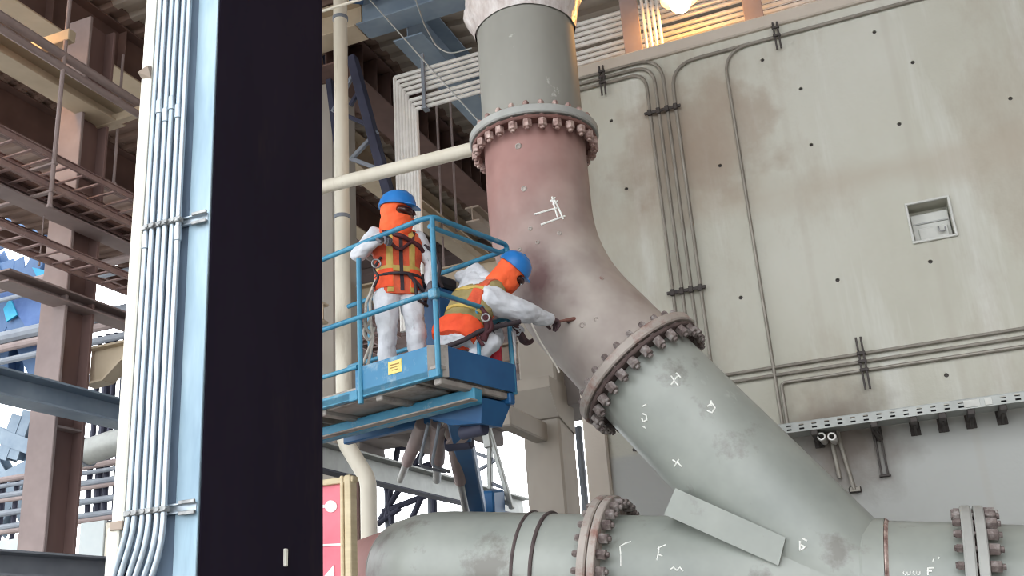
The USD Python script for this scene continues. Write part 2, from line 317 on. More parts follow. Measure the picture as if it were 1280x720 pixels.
# the repainted elbow: red primer at its top runs into grey lower down, with a dark smear where it was burnt
def elbow_look():
    n = {'geo': ('geometry', {}), 'sep': ('separate_xyz', {}), 'nm': ('mapping', {'scale': (1.6, 1.6, 1.1)}), 'n1': ('noise_texture', {'scale': 1.0, 'detail': 6.0, 'roughness': .6}),
         'add': ('math', {'math_type': 'multiply_add', 'value2': 1.3}), 'mr': ('map_range', {'from_min': 4.95 + 1.15 * 2.75, 'from_max': 6.35 + 1.15 * 2.75, 'to_min': 0., 'to_max': 1., 'clamp': True}),
         'tilt': ('math', {'math_type': 'multiply_add', 'value2': -1.15}), 'n2': ('noise_texture', {'scale': 2.2, 'detail': 5.0}), 'g': ('rgb_ramp', {'ramp': [(.3, S(148, 135, 128)), (.5, S(168, 157, 149)), (.7, S(182, 172, 163))]}),
         'r': ('rgb_ramp', {'ramp': [(.3, S(140, 100, 94)), (.7, S(168, 128, 120))]}), 'mx': ('mix', {}),
         # smear: distance to a point on the pipe's skin
         'vs': ('vector_math', {'math_type': 'distance', 'vector2': SMEAR}), 'n3': ('noise_texture', {'scale': 3.5, 'detail': 5.0}), 'sa': ('math', {'math_type': 'multiply_add', 'value2': .55}),
         'sr': ('rgb_ramp', {'ramp': [(.36, (.95, .95, .95)), (.47, (.6, .6, .6)), (.62, (.22, .22, .22)), (.80, (0, 0, 0))]}), 'mx2': ('mix', {'color2': S(98, 66, 64)}),
         'p': ('principled_bsdf', {'roughness': .6})}
    l = [('geo.position', 'sep.vector'), ('geo.position', 'nm.vector'), ('nm.vector', 'n1.vector'), ('n1.fac', 'add.value1'), ('sep.x', 'tilt.value1'), ('sep.z', 'tilt.value3'), ('tilt.value', 'add.value3'), ('add.value', 'mr.value'),
         ('geo.position', 'n2.vector'), ('n2.fac', 'g.fac'), ('n2.fac', 'r.fac'), ('mr.result', 'mx.fac'), ('g.color', 'mx.color1'), ('r.color', 'mx.color2'),
         ('geo.position', 'vs.vector1'), ('geo.position', 'n3.vector'), ('n3.fac', 'sa.value1'), ('vs.value', 'sa.value3'), ('sa.value', 'sr.fac'), ('sr.color', 'mx2.fac'), ('mx.color', 'mx2.color1'),
         ('mx2.color', 'p.base_color')]
    LOOKS['elbow'] = usdkit.material(stage, '/World/Looks/elbow', n, l, surface='p.BSDF')

# ------------------------------------------------------------------ the hall
WALL_Y, WALL_X0, WALL_TOP = 10.0, -3.0, 7.85
wall_m = T2M(bx((WALL_X0, WALL_Y, 0), (8.0, WALL_Y + .4, WALL_TOP), .02))
cuts = []
TIES = [(953, 75), (1001, 111), (1014, 181), (1141, 78), (1124, 155), (1263, 123), (764, 151), (783, 236), (900, 207), (1047, 350), (926, 372), (1163, 327), (1183, 469), (1093, 40), (795, 562)]
for px, py in TIES:
    c = V(px, py, Y=WALL_Y); cuts.append(T2M(cyl(c - [0, .05, 0], c + [0, .06, 0], .021, 12, .001)))
w1, w2 = V(1134, 258, Y=WALL_Y), V(1194, 293, Y=WALL_Y)
cuts.append(T2M(bx((w1[0], WALL_Y - .1, w2[2] - .01), (w2[0], WALL_Y + .22, w1[2]), .002)))
wall_m = wall_m - m3.Manifold.batch_boolean(cuts, m3.OpType.Add)
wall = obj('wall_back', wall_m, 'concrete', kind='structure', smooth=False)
for px, py in TIES:
    c = V(px, py, Y=WALL_Y); obj('tie_hole_plug', cyl(c + [0, .025, 0], c + [0, .058, 0], .0205, 12, .001), 'black_iron', wall)
# a faint ledge along the wall's head and the pilaster at its open end
obj('wall_cap', bx((WALL_X0, WALL_Y - .05, WALL_TOP - .02), (8, WALL_Y + .45, WALL_TOP + .14), .015), 'concrete_edge', wall)
obj('pilaster', bx((WALL_X0 - .13, WALL_Y - .06, 0), (WALL_X0 + .12, WALL_Y + .5, WALL_TOP + .1), .02), 'concrete_edge', wall)
# niche frame and the grey board inside it
fr = thing('wall_niche', 'small square recess with pale frame set high in the concrete wall', 'recess', (w1[0], WALL_Y, w2[2]))
t_ = .024
for a, b in (((w1[0] - t_, w1[2]), (w2[0] + t_, w1[2] + t_)), ((w1[0] - t_, w2[2] - t_), (w2[0] + t_, w2[2])), ((w1[0] - t_, w2[2]), (w1[0], w1[2])), ((w2[0], w2[2]), (w2[0] + t_, w1[2]))):
    obj('frame_bar', bx((a[0], WALL_Y - .03, a[1]), (b[0], WALL_Y - .001, b[1]), .006), 'vent_white', fr)
obj('back_board', bx((w1[0] + .01, WALL_Y + .13, w2[2] + .02), (w2[0] - .01, WALL_Y + .19, w1[2] - .06), .006), 'vent_white', fr)
zz = w2[2] + (w1[2] - w2[2]) * .55
obj('board_seam', bx((w1[0] + .02, WALL_Y + .118, zz), (w2[0] - .02, WALL_Y + .13, zz + .015), .002), 'tray', fr)
obj('lower_panel', bx((w1[0] + .06, WALL_Y + .10, w2[2] + .015), (w2[0] - .04, WALL_Y + .13, zz - .05), .006), 'vent_white', fr)
obj('hook', tube(fillet([(w1[0] + .24, WALL_Y + .1, zz - .06), (w1[0] + .24, WALL_Y + .06, zz - .08), (w1[0] + .24, WALL_Y + .06, zz - .13), (w1[0] + .30, WALL_Y + .06, zz - .13), (w1[0] + .30, WALL_Y + .06, zz - .09)], .02, 3), .008, 8), 'clamp', fr)

obj('floor', bx((-40, -30, -.3), (25, 45, 0), .01), 'floor', kind='structure')
obj('wall_right', bx((8.0, -6, 0), (8.4, 22, 12.4), .02), 'clad_brown', kind='structure')

# roof deck: corrugated sheets, each a piece
def corrugated(x0, x1, y0, y1, z, pitch=.3, h=.07, t=.012):
    pr = []; n = max(2, int(round((y1 - y0) / pitch))); p = (y1 - y0) / n
    for k in range(n):
        a = y0 + k * p; pr += [(a, 0), (a + .3 * p, 0), (a + .42 * p, h), (a + .88 * p, h)]
    pr.append((y1, 0)); v, f = [], []
    for (y, dz) in pr:
        v += [(x0, y, z + dz), (x1, y, z + dz), (x1, y, z + dz + t), (x0, y, z + dz + t)]
    for k in range(len(pr) - 1):
        a, b = 4 * k, 4 * k + 4
        for i in range(4):
            j = (i + 1) % 4; f += [(a + i, a + j, b + j), (a + i, b + j, b + i)]
    e = 4 * (len(pr) - 1); f += [(0, 2, 1), (0, 3, 2), (e, e + 1, e + 2), (e, e + 2, e + 3)]
    m = trimesh.Trimesh(v, f, process=False)
    if m.volume < 0: m.invert()
    return m
ROOF_Z = 11.15
roof = thing('ceiling', None, None, (0, 0, ROOF_Z), kind='structure')
for k, x0 in enumerate(np.arange(-17.5, 8.2, 1.5)):
    obj('deck_sheet', corrugated(x0, x0 + 1.54, -1.0, 24.0, ROOF_Z + (k % 2) * .014, .36), 'deck_pale' if -10.3 < x0 < -8.6 or x0 > -7.2 else 'deck_brown', roof, smooth=False)

# roof beams running away from the camera (Y) and across (X)
def roof_beam(name, p, q, h, w, mat, label, cat='beam', group=None, tf=.03, tw=.018, clips=0, flange=None):
    p, q = np.array(p, float), np.array(q, float); d = unit(q - p)
    t = thing(name, label, cat, (p + q) / 2, group)
    u = np.array([0, 0, 1.])
    obj('web', bar(p, q, tw, h - 2 * tf, u, .003), mat, t)
    obj('bottom_flange', bar(p - u * (h - tf) / 2, q - u * (h - tf) / 2, w, tf, u, .004), flange or mat, t)
    obj('top_flange', bar(p + u * (h - tf) / 2, q + u * (h - tf) / 2, w, tf, u, .004), mat, t)
    for k in range(clips):
        c = p + (q - p) * (k + .5) / clips; s = np.cross(d, u)
        obj('stiffener', cbox(c + s * w * .22 * 1, (.02, w * .42, h - 2 * tf - .01), (d, s, u), .003), mat, t)
    return t
roof_beam('roof_beam', (-10.35, 4, 10.75), (-10.35, 24, 10.75), .8, .36, 'steel_brown', 'deep brown roof beam with a cream bottom flange, upper left behind the cable ladders', flange='steel_cream', clips=14)
roof_beam('roof_beam', (-13.2, 4, 10.75), (-13.2, 24, 10.75), .8, .36, 'steel_brown', 'brown roof beam at the far upper left corner of the hall')
roof_beam('roof_beam', (-7.35, 11.7, 10.72), (-7.35, 24, 10.72), .75, .6, 'steel_brown', 'wide dark brown roof beam between the cream post and the conduit bundle', clips=26)
roof_beam('roof_beam', (-5.9, 11.7, 10.75), (-5.9, 24, 10.75), .7, .5, 'steel_bluegrey', 'blue-grey roof beam running above the conduit bundle to the grey pipe')
roof_beam('roof_beam', (-8.9, 11.7, 10.75), (-8.9, 24, 10.75), .7, .4, 'steel_cream', 'cream roof beam behind the cream vertical pipe')
roof_beam('roof_crossbeam', (-8.3, 11.45, 10.8), (-6.55, 11.45, 10.8), .5, .42, 'steel_cream', 'cream crossbeam under the roof beside the top of the cream pipe')
roof_beam('roof_crossbeam', (-6.53, 11.45, 10.8), (-2.0, 11.45, 10.8), .5, .42, 'steel_bluegrey', 'blue-grey crossbeam under the roof left of the plastic-wrapped pipe top')
for k, (a, b) in enumerate((((-6.5, 11.2, 11.0), (-4.9, 9.0, 11.0)), ((-4.2, 11.2, 11.0), (-5.6, 9.0, 11.0)))):
    obj('roof_brace', hbeam(a, b, .22, .22, .02, .015), 'steel_blue', label=['blue diagonal roof brace, the left one of two crossing at the top', 'blue diagonal roof brace, nearest the plastic-wrapped pipe top'][k], cat='brace', group='blue roof braces')
obj('roof_crossbeam', hbeam((-6.7, 9.0, 10.95), (-3.6, 9.0, 10.95), .4, .3, .03, .02), 'steel_navy', label='dark blue crossbeam at the very top, nearest the camera', cat='beam')

# far walls of the hall: brown sheeting in pieces above the mezzanine
bw = thing('wall_far', None, None, (-9, 21, 6.4), kind='structure')
for k, x0 in enumerate(np.arange(-17.5, -1.0, 1.5)):
    obj('cladding_sheet', corrugated(0, 1.54, 0, 4.8, (k % 2) * .014, .4, .05).apply_transform(np.array([[1, 0, 0, x0], [0, 0, 1, 21.0], [0, 1, 0, 6.4], [0, 0, 0, 1.]])), 'clad_brown', bw, smooth=False)
obj('trim_1', bx((-17.6, -1.0, 10.7), (-17.4, 24.0, 11.14), .02), 'steel_brown', kind='structure')

# ------------------------------------------------------------------ the big pipes
YP, R = 8.05, .48
F1 = V(668, 180, Y=YP); F2 = V(803, 467, Y=YP)
DD = unit([.60, 0, -.80])                            # the way the branch falls
F1[0] = F1[0] - .0
s_ = (F2[0] - F1[0]) / DD[0]; I_ = F2 - DD * s_      # where the two axes meet
SMEAR = (float(V(672, 352, Y=YP - .45)[0]), YP - .45, float(V(672, 352, Y=YP - .45)[2]))
elbow_look()
arc_pts = [F1] + fillet([F1 - [0, 0, .02], I_, F2 - DD * .02], 50, 40)[1:-1] + [F2]

def hexnut(c, axis, r, t):
    d, s, u = frame(axis); a = np.arange(6) * np.pi / 3
    pr = [(1e-5, 0), (r * .86, 0), (r, r * .12), (r, t - r * .12), (r * .86, t), (1e-5, t)]
    return lathe(pr, c, axis, 6)
def bolts(parent, c, axis, rb, n, half, r, mat, phase=0.0, stud=.05):
    d, s, u = frame(axis)
    for k in range(n):
        a = 2 * np.pi * (k + phase) / n; e = c + rb * (np.cos(a) * s + np.sin(a) * u)
        m = [hexnut(e + d * half[1], d, r, r * 1.75), hexnut(e - d * half[0], -d, r * .72, r * 1.0), cyl(e - d * (half[0] + r * 1.3), e + d * (half[1] + r * 2.3), r * .5, 8, .003)]
        obj('bolt', m, mat, parent, smooth=30)
def flange_pair(center, axis, a_thing, b_thing, ro, t, n, ma, mb, mbolt, mg, rbolt, phase=0., r=R, tb=.45):
    """Two flanges face to face: the one before the joint belongs to a_thing, the one after to b_thing, which also keeps the bolts."""
    d = unit(axis)
    obj('flange', ring(center - d * (t / 2 + .006), d, r * .97, ro, t, .012), ma, a_thing)
    tb_ = t * tb; rb = r + (ro - r) * .80
    obj('flange', ring(center + d * (tb_ / 2 + .006), d, r * .97, ro if tb > .8 else ro - .022, tb_, .008), mb if tb > .8 else mg, b_thing)
    obj('gasket', ring(center, d, r * .97, r * 1.10, .012, .002), mg, b_thing)
    bolts(b_thing, center, d, r + (ro - r) * .60, n, (t + .006, tb_ + .006), rbolt, mbolt, phase)

up_p = thing('upper_pipe', 'grey vertical pipe running up from the bolted joint to the roof', 'pipe', F1)
el = thing('pipe_elbow', 'sweeping pipe elbow with red primer at the top and grey paint below', 'pipe elbow', F1)
wy = thing('wye_pipe', 'grey slanting branch pipe with its lower run, a gusset and collar at the join', 'pipe fitting', F2)
lh = thing('header_pipe', 'grey horizontal pipe at the bottom with two dark weld rings and a rounded bend', 'pipe', (-4, YP, 2.3))
rh = thing('header_pipe', 'grey horizontal pipe at the bottom right beyond the upright flange', 'pipe', (.6, YP, 1.9))

obj('pipe_body', tube([F1 + [0, 0, .01], F1 + [0, 0, 2.0], F1 + [0, 0, 4.6]], R, 96), 'pipe_upper', up_p, smooth=40)
obj('pipe_body', tube(arc_pts, R, 96), 'elbow', el, smooth=40)
flange_pair(F1, (0, 0, -1), up_p, el, .615, .085, 26, 'flange_grey', 'flange_paint', 'bolt_rust', 'gasket', .043, .5)
# header axis from its top edge in the photograph
ta, tb = V(830, 645, Y=YP), V(1190, 653, Y=YP); HD = unit(tb - ta); HN = np.array([-HD[2], 0, HD[0]])
H0 = ta - HN * R
def hx(px, py): p = V(px, py, Y=YP); return H0 + HD * ((p - H0) @ HD)
HL, HR = hx(764, 618), hx(1214, 640)
tj = np.linalg.solve(np.array([[DD[0], -HD[0]], [DD[2], -HD[2]]]), np.array([H0[0] - F2[0], H0[2] - F2[2]]))[0]
J = F2 + DD * tj                                     # where branch and header axes meet
run = T2M(tube([HL + (HR - HL) * k for k in np.linspace(0, 1, 46)], R, 96)); branch = T2M(tube([F2 + (J + DD * .02 - F2) * k for k in np.linspace(0, 1, 36)], R, 96))
obj('pipe_body', run + branch, 'pipe_grey', wy, smooth=35)
flange_pair(F2, DD, el, wy, .62, .085, 26, 'flange_paint', 'flange_paint', 'bolt_dark', 'gasket_dark', .044, .25)
# crotch gusset between branch and run, collar and weld bead on the right
g = [V(844, 610, Y=YP - .50), V(982, 672, Y=YP - .50), V(973, 707, Y=YP - .50), V(830, 643, Y=YP - .50)]
gp = [p for p in g] + [p + np.array([0, .55, 0]) for p in g]
obj('gusset', trimesh.convex.convex_hull(np.array(gp)), 'pipe_grey', wy, smooth=False)
C1 = hx(1106, 652)
obj('collar', lathe([(R * .99, -.16), (R + .004, -.16), (R + .016, -.14), (R + .016, 0), (R * .99, 0)], C1, HD, 96), 'pipe_grey', wy)
obj('weld_bead', lathe([(R + .002, 0), (R + .017, .006), (R + .018, .012), (R + .002, .03)], C1, HD, 96), 'bolt_rust', wy)
flange_pair(HL, HD, lh, wy, .635, .07, 28, 'flange_paint', 'flange_paint', 'bolt_dark', 'gasket_dark', .042, .1, tb=.9)
flange_pair(HR, HD, wy, rh, .60, .075, 28, 'flange_grey', 'flange_grey', 'bolt_dark', 'gasket_dark', .042, .3, tb=.9)
obj('pipe_body', tube([HR, HR + HD * 3.0], R * .985, 96), 'pipe_grey', rh, smooth=40)
# left run: ends in a bend that turns away towards the back left
B0 = hx(600, 640)
back = unit([-.80, .60, -.02])
q1 = B0 - HD * .38
p_end = q1 + back * .42
lp = [HL] + fillet([HL - HD * .02, q1, p_end], 3, 16)[1:-1] + [p_end]
obj('pipe_body', tube(lp, R, 96), 'pipe_grey', lh, smooth=40)
for px in (670, 692):
    c = hx(px, 634); obj('weld_ring', lathe([(R - .004, -.016), (R + .016, -.013), (R + .022, 0), (R + .016, .013), (R - .004, .016)], c, HD, 96), 'weld_dark', lh)
c0, c1 = hx(670, 634), hx(692, 634)
obj('closure_band', lathe([(R - .002, 0), (R + .010, 0), (R + .010, np.linalg.norm(c1 - c0)), (R - .002, np.linalg.norm(c1 - c0))], c0, HD, 96), 'pipe_grey', lh)
obj('end_lip', lathe([(R * .9, -.03), (R - .01, -.03), (R + .003, -.012), (R + .003, .0), (R * .9, 0)], p_end, back, 96), 'flange_grey', lh)
rp = thing('rust_pipe', 'reddish primer pipe continuing behind the rounded end of the grey bottom pipe', 'pipe', p_end)
obj('pipe_body', tube([p_end + back * .004, p_end + back * 1.9], R * .93, 72), 'primer', rp, smooth=40)
# pipe supports, down to the floor
def saddle(name, c, label):
    t = thing(name, label, 'pipe support', (c[0], c[1], 0))
    obj('leg', bx((c[0] - .12, c[1] - .3, .03), (c[0] + .12, c[1] + .3, c[2] - R + .02), .02), 'steel_grey', t)
    obj('foot_plate', bx((c[0] - .25, c[1] - .42, 0), (c[0] + .25, c[1] + .42, .03), .008), 'steel_grey', t)
saddle('pipe_saddle', hx(640, 640), 'grey steel saddle under the bottom pipe near its weld rings')
saddle('pipe_saddle', HR + HD * 1.2, 'grey steel saddle under the bottom pipe at the far right')
e_ = p_end + back * 1.5; saddle('pipe_saddle', e_, 'grey steel saddle under the reddish primer pipe')

# small lifting studs and patches on the elbow, chalk marks drawn on the pipes
def on_tube(px, py, path, r):
    """First point of the sight line on a tube along path."""
    o = EYE; d = unit(V(px, py, d=1.0) - EYE); P = np.array(path); best = None
    for t in np.arange(6.0, 11.0, .01):
        x = o + d * t
        a, b = P[:-1], P[1:]; ab = b - a; k = np.clip(((x - a) * ab).sum(1) / (ab * ab).sum(1), 0, 1)
        if np.linalg.norm(a + k[:, None] * ab - x, axis=1).min() < r: return x - d * .004
    return None
def chalk(parent, strokes, path, r, w=.007):
    for st in strokes:
        pts = []
        for (a, b) in zip(st, st[1:]):
            for k in np.linspace(0, 1, 4, endpoint=False): pts.append((a[0] + (b[0] - a[0]) * k, a[1] + (b[1] - a[1]) * k))
        pts.append(st[-1]); q = [on_tube(x, y, path, r) for x, y in pts]; q = [x for x in q if x is not None]
        if len(q) >= 2: obj('chalk_mark', tube(q, w, 6), 'chalk', parent)
elp, brp, hdp = arc_pts, [F2, J], [HL, HR]
chalk(el, [[(668, 268), (682, 264), (696, 260)], [(676, 281), (690, 276), (706, 270)], [(690, 246), (693, 258), (697, 272)], [(693, 250), (699, 262), (704, 274)], [(688, 252), (694, 247)], [(691, 256), (697, 251)]], elp, R, .009)
chalk(wy, [[(839, 470), (843, 476), (848, 482)], [(847, 470), (843, 476), (839, 481)], [(845, 466), (851, 472)]], brp, R)
chalk(wy, [[(803, 508), (808, 506)], [(803, 517), (808, 519), (809, 525), (804, 527), (802, 522)], [(804, 533), (807, 535)]], brp, R)
chalk(wy, [[(884, 508), (890, 504), (894, 510), (890, 516), (884, 513)], [(889, 501), (889, 508)]], brp, R)
chalk(wy, [[(841, 575), (848, 579), (852, 583)], [(849, 574), (843, 583)]], brp, R)
chalk(wy, [[(1000, 676), (1000, 688), (1007, 684), (1001, 681)], [(1003, 673), (1009, 676)]], brp + [J + DD * .5], R + .002)
chalk(wy, [[(775, 683), (782, 679), (789, 677)], [(775, 683), (776, 694), (776, 708)], [(824, 684), (823, 692), (821, 700)], [(822, 686), (832, 681)], [(823, 693), (828, 695)], [(838, 712), (842, 709), (846, 713), (850, 709), (854, 714)]], hdp, R, .006)
# lettering along the run: pale digits and a large F
chalk(wy, [[(1160, 719), (1160, 710), (1167, 710)], [(1160, 714), (1165, 714)]], hdp, R, .006)
for i, x in enumerate((1128, 1134, 1140, 1146)):
    chalk(wy, [[(x, 718), (x, 713), (x + 4, 712), (x + 4, 718), (x, 719)] if i % 2 else [(x, 713), (x + 3, 712), (x + 1, 716), (x + 4, 719)]], hdp, R, .003)
chalk(wy, [[(1168, 697), (1166, 702)], [(1174, 696), (1173, 699)]], hdp, R, .004)
for (px, py, sz) in ((655, 236, .028), (648, 183, .03), (699, 292, .022), (672, 303, .02), (650, 312, .018), (663, 286, .02), (728, 406, .028), (752, 348, .02), (745, 399, .022)):
    p = on_tube(px, py, elp, R)
    if p is None: continue
    a = np.array(arc_pts); k = np.argmin(np.linalg.norm(a - p, axis=1)); n_ = unit((p - a[k]) - 0)
    obj('weld_stub', lathe([(1e-5, -.01), (sz, -.01), (sz, .006), (sz * .7, .012), (sz * .45, .006), (1e-5, .006)], p, n_, 14), 'flange_paint', el)
# clear plastic wrap at the top of the pipe
pw = thing('plastic_wrap', 'crumpled clear plastic wrapped round the top of the grey pipe', 'plastic sheet', F1 + [0, 0, 1.75])
zt = V(660, 28, Y=YP)[2]
th = np.linspace(0, 2 * np.pi, 90, endpoint=False); rows = []
for j, zz in enumerate(np.linspace(zt - .10, zt + .6, 14)):
    for_ = meshkit.fbm(np.stack([np.cos(th) * 3, np.sin(th) * 3, np.full(90, zz * 4)], 1), 4, 3)
    amp = (.02 + .16 * min(1, j / 5)) * (.35 + .65 * np.abs(np.cos(th)) ** 1.5)
    rr = R + .012 + amp * np.abs(for_) * (.5 + .5 * np.abs(np.sin(th * 2.0 + 1)))
    zj = zz - .10 * (meshkit.noise(np.stack([np.cos(th) * 2, np.sin(th) * 2, np.zeros(90)], 1), 9) - .2) * (j == 0)
    rows.append(np.stack([F1[0] + rr * np.cos(th), F1[1] + rr * np.sin(th), np.broadcast_to(zj, 90)], 1))
v = np.vstack(rows); f = []
for j in range(13):
    for i in range(90):
        k = (i + 1) % 90; f += [(j * 90 + i, j * 90 + k, j * 90 + 90 + k), (j * 90 + i, j * 90 + 90 + k, j * 90 + 90 + i)]
obj('sheet', trimesh.Trimesh(v, f, process=False), 'plastic', pw, smooth=20)
obj('tape', ring(np.array([F1[0], F1[1], zt - .06]), (0, 0, 1), R, R + .012, .05, .004), 'sign_white', pw)

# ------------------------------------------------------------------ the dark column in front, with its conduits
CY = 3.203; K = V(262, 350, Y=CY)
cx1 = K[0]; cx0 = cx1 - .385; cd = .875
colm = thing('steel_column', 'massive dark steel column standing in front, nearly black on its broad side', 'column', ((cx0 + cx1) / 2, CY + cd / 2, 0))
HT = 11.1
obj('side_plate', bx((cx1 - .05, CY, 0), (cx1, CY + cd, HT), .006), 'dark_steel', colm)
obj('side_plate', bx((cx0, CY, 0), (cx0 + .05, CY + cd, HT), .006), 'dark_steel', colm)
obj('web_plate', bx((cx0 + .05, CY + .10, 0), (cx1 - .05, CY + .14, HT), .004), 'dark_steel', colm)
obj('back_plate', bx((cx0 + .05, CY + cd - .05, 0), (cx1 - .05, CY + cd, HT), .004), 'dark_steel', colm)
obj('base_plate', bx((cx0 - .15, CY - .15, 0), (cx1 + .15, CY + cd + .15, .04), .008), 'dark_steel', colm)
tg = V(357, 697, X=cx1 + .004); obj('bracket', cbox(tg, (.014, .022, .075), None, .004), 'cream_steel', colm, label='small pale tab low on the broad dark side')
ch = thing('cable_channel', 'bright galvanised channel fixed up the front of the dark column behind the conduits', 'channel', ((cx0 + cx1) / 2, CY, 0))
obj('back_sheet', bx((cx0 + .05, CY - .012, .3), (cx1 - .0, CY - .002, HT - .1), .002), 'galv_dark', ch)
obj('edge_strip', bx((cx1 - .105, CY - .022, .3), (cx1 + .004, CY - .012, HT - .1), .003), 'galv', ch)
obj('cream_lip', bx((cx0 - .012, CY - .05, V(155, 655, Y=CY)[2]), (cx0 + .048, CY - .002, HT - .1), .006), 'cream_steel', ch, label='cream painted lip on the left edge of the channel')
zl = V(155, 655, Y=CY)[2]
obj('cream_lip', bx((cx0 - .03, CY - .05, .3), (cx0 + .03, CY - .002, zl - .015), .006), 'cream_steel', ch)
zb = V(188, 100, Y=CY)[2]
obj('lip_bracket', trimesh.convex.convex_hull(np.array([(cx0 - .005, CY - .08, zb), (cx0 + .05, CY - .08, zb + .02), (cx0 + .05, CY - .05, zb - .03), (cx0 - .005, CY - .05, zb - .02), (cx0 - .005, CY - .05, zb + .02), (cx0 + .05, CY - .05, zb + .03)])), 'steel_beige', ch, smooth=False)
obj('lip_bracket', bx((cx0 - .01, CY - .06, zl - .03), (cx0 + .055, CY - .045, zl + .005), .003), 'steel_beige', ch)
zc1, zc2 = V(220, 285, Y=CY)[2], V(205, 640, Y=CY)[2]
ORD = ['leftmost', 'second from the left', 'third from the left', 'fourth from the left', 'fifth from the left', 'rightmost']
NC = 6; xs = np.linspace(cx0 + .082, cx1 - .128, NC)
for k, x in enumerate(xs):
    y = CY - .055 - .004 * (k % 2); dz = .0
    bend = .15 + .012 * k
    pts = [(x, y, HT - .2), (x, y, zc2 - .05 - .02 * k)] + [(x - bend * .55, y, zc2 - .05 - .02 * k - .27), (x - bend * 1.0, y, zc2 - .85)] + [(x - bend * 1.05, y, .35)]
    zk = V(215, 152, Y=CY)[2] + (.05 if k in (1, 3) else .0 if k in (2, 4) else -.6)
    obj('conduit', [tube(fillet(pts, .5, 6), .0125, 14), cyl((x, y, zk - .035), (x, y, zk + .035), .0165, 14, .003)], 'conduit', label=f'{ORD[k]} of the six galvanised conduits clamped up the dark column', cat='conduit', group='conduits on the dark column')
for nm, zc, lab in (('conduit_clamp', zc1, 'galvanised strut with clamps holding the conduits at mid height of the dark column'), ('conduit_clamp', zc2, 'galvanised strut with clamps holding the conduits low on the dark column where they bend')):
    t = thing(nm, lab, 'clamp', ((cx0 + cx1) / 2, CY, zc))
    obj('strut', trimesh.util.concatenate([bx((cx0 + .02, CY - .04, zc - .02), (cx1 - .002, CY - .022, zc - .012), .002), bx((cx0 + .02, CY - .04, zc + .012), (cx1 - .002, CY - .022, zc + .02), .002), bx((cx0 + .02, CY - .026, zc - .014), (cx1 - .002, CY - .0225, zc + .014), .002)]), 'conduit', t)
    for k, x in enumerate(xs):
        y = CY - .055 - .004 * (k % 2)
        obj('strap', ring((x, y, zc), (0, 0, 1), .0125, .021, .022, .002, 16), 'clamp', t)
        obj('strap_bolt', hexnut(np.array([x + .020, y - .014, zc]), (0, -1, 0), .010, .014), 'clamp', t)
    obj('end_cap', bx((cx1 - .07, CY - .05, zc - .03), (cx1 + .006, CY - .04, zc - .015), .002), 'clamp', t)
    obj('end_cap', bx((cx1 - .07, CY - .05, zc + .012), (cx1 + .006, CY - .04, zc + .027), .002), 'clamp', t)

# ------------------------------------------------------------------ the blue work platform
A0 = EYE + (V(548, 468, d=8.0) - EYE) * .9
AZ = math.radians(16.0)
e1 = np.array([-math.cos(AZ), math.sin(AZ), 0]); e2 = np.array([math.sin(AZ), math.cos(AZ), 0]); ez = np.array([0, 0, 1.])
LL, LR = 1.9, .93
def Q(a, b, z): return A0 + e1 * a + e2 * b + ez * z
AX = (e1, e2, ez)
def qb(a0, a1, b0, b1, z0, z1, ch=.008): return cbox(Q((a0 + a1) / 2, (b0 + b1) / 2, (z0 + z1) / 2), (abs(a1 - a0), abs(b1 - b0), abs(z1 - z0)), AX, ch)
lift = thing('work_platform', 'blue railed work platform with kick boards, raised on a jib to the pipe elbow', 'work platform', A0)
FL = .085                                             # walking surface
obj('deck', qb(.01, LL, .01, LR, .05, FL), 'deck_steel', lift)
for a in np.arange(.04, LL, .2): obj('deck_rib', qb(a, a + .04, .02, LR - .02, .0, .05, .004), 'deck_steel', lift)
for b in (.0, LR - .05): obj('deck_edge', qb(0, LL, b, b + .05, -.01, .05, .004), 'blue_paint', lift)
obj('deck_skin', qb(.28, 1.25, .06, .44, -.02, .0, .004), 'deck_steel', lift)
# kick boards
KH = .235
obj('kick_board', qb(.10, .86, 0, .012, 0, KH, .003), 'blue_board', lift)
obj('kick_board', qb(.0, .012, .115, LR, 0, KH, .003), 'blue_deep', lift)  # deeper blue than the front board: its unlit side put into the colour
obj('kick_board', qb(.02, LL, LR - .012, LR, 0, KH, .003), 'blue_board', lift)
cp = [Q(.10, -.002, 0), Q(-.002, .115, 0), Q(.10, .012, 0), Q(.012, .115, 0)]
obj('corner_plate', trimesh.convex.convex_hull(np.array([p + ez * z for p in cp for z in (0, KH + .01)])), 'deck_steel', lift, smooth=False)
obj('kick_board', qb(.92, LL, 0, .012, -.005, .065, .003), 'blue_paint', lift)
obj('kick_plate_joint', qb(.84, .93, -.004, .02, -.02, .06, .004), 'blue_paint', lift)
# warning label
lb = obj('warning_label', qb(.36, .50, -.004, .0, .10, .20, .001), 'label_yellow', lift)
obj('label_print', [qb(.385, .475, -.0055, -.004, .165, .175, .0005), qb(.385, .475, -.0055, -.004, .145, .152, .0005), qb(.40, .46, -.0055, -.004, .125, .132, .0005)], 'label_ink', lb)
RT, RM, rr_ = 1.245, .63, .021
def rail(name, pts, mat='blue_paint', r=rr_, f=.08): return obj(name, tube(fillet(pts, f, 5), r, 12), mat, lift)
def post(a, b, z0, z1, r=.021): return obj('post', tube([Q(a, b, z0), Q(a, b, (z0 + z1) / 2), Q(a, b, z1)], r, 12), 'blue_paint', lift)
post(.015, .02, 0, RT); post(.80, .0, -.06, RT - .02); post(1.62, .0, 0, RT); post(.02, LR - .02, 0, RT - .10); post(.90, LR - .02, 0, RT); post(1.62, LR - .02, 0, RT); post(.02, .5, KH, .62, .015)
rail('top_rail', [Q(LL, -.01, RT), Q(.10, -.01, RT), Q(.0, .02, RT), Q(.0, .14, RT)])
rail('top_rail', [Q(.0, .10, RT), Q(.0, LR + .0, RT + .02), Q(.02, LR, RT - .10)])
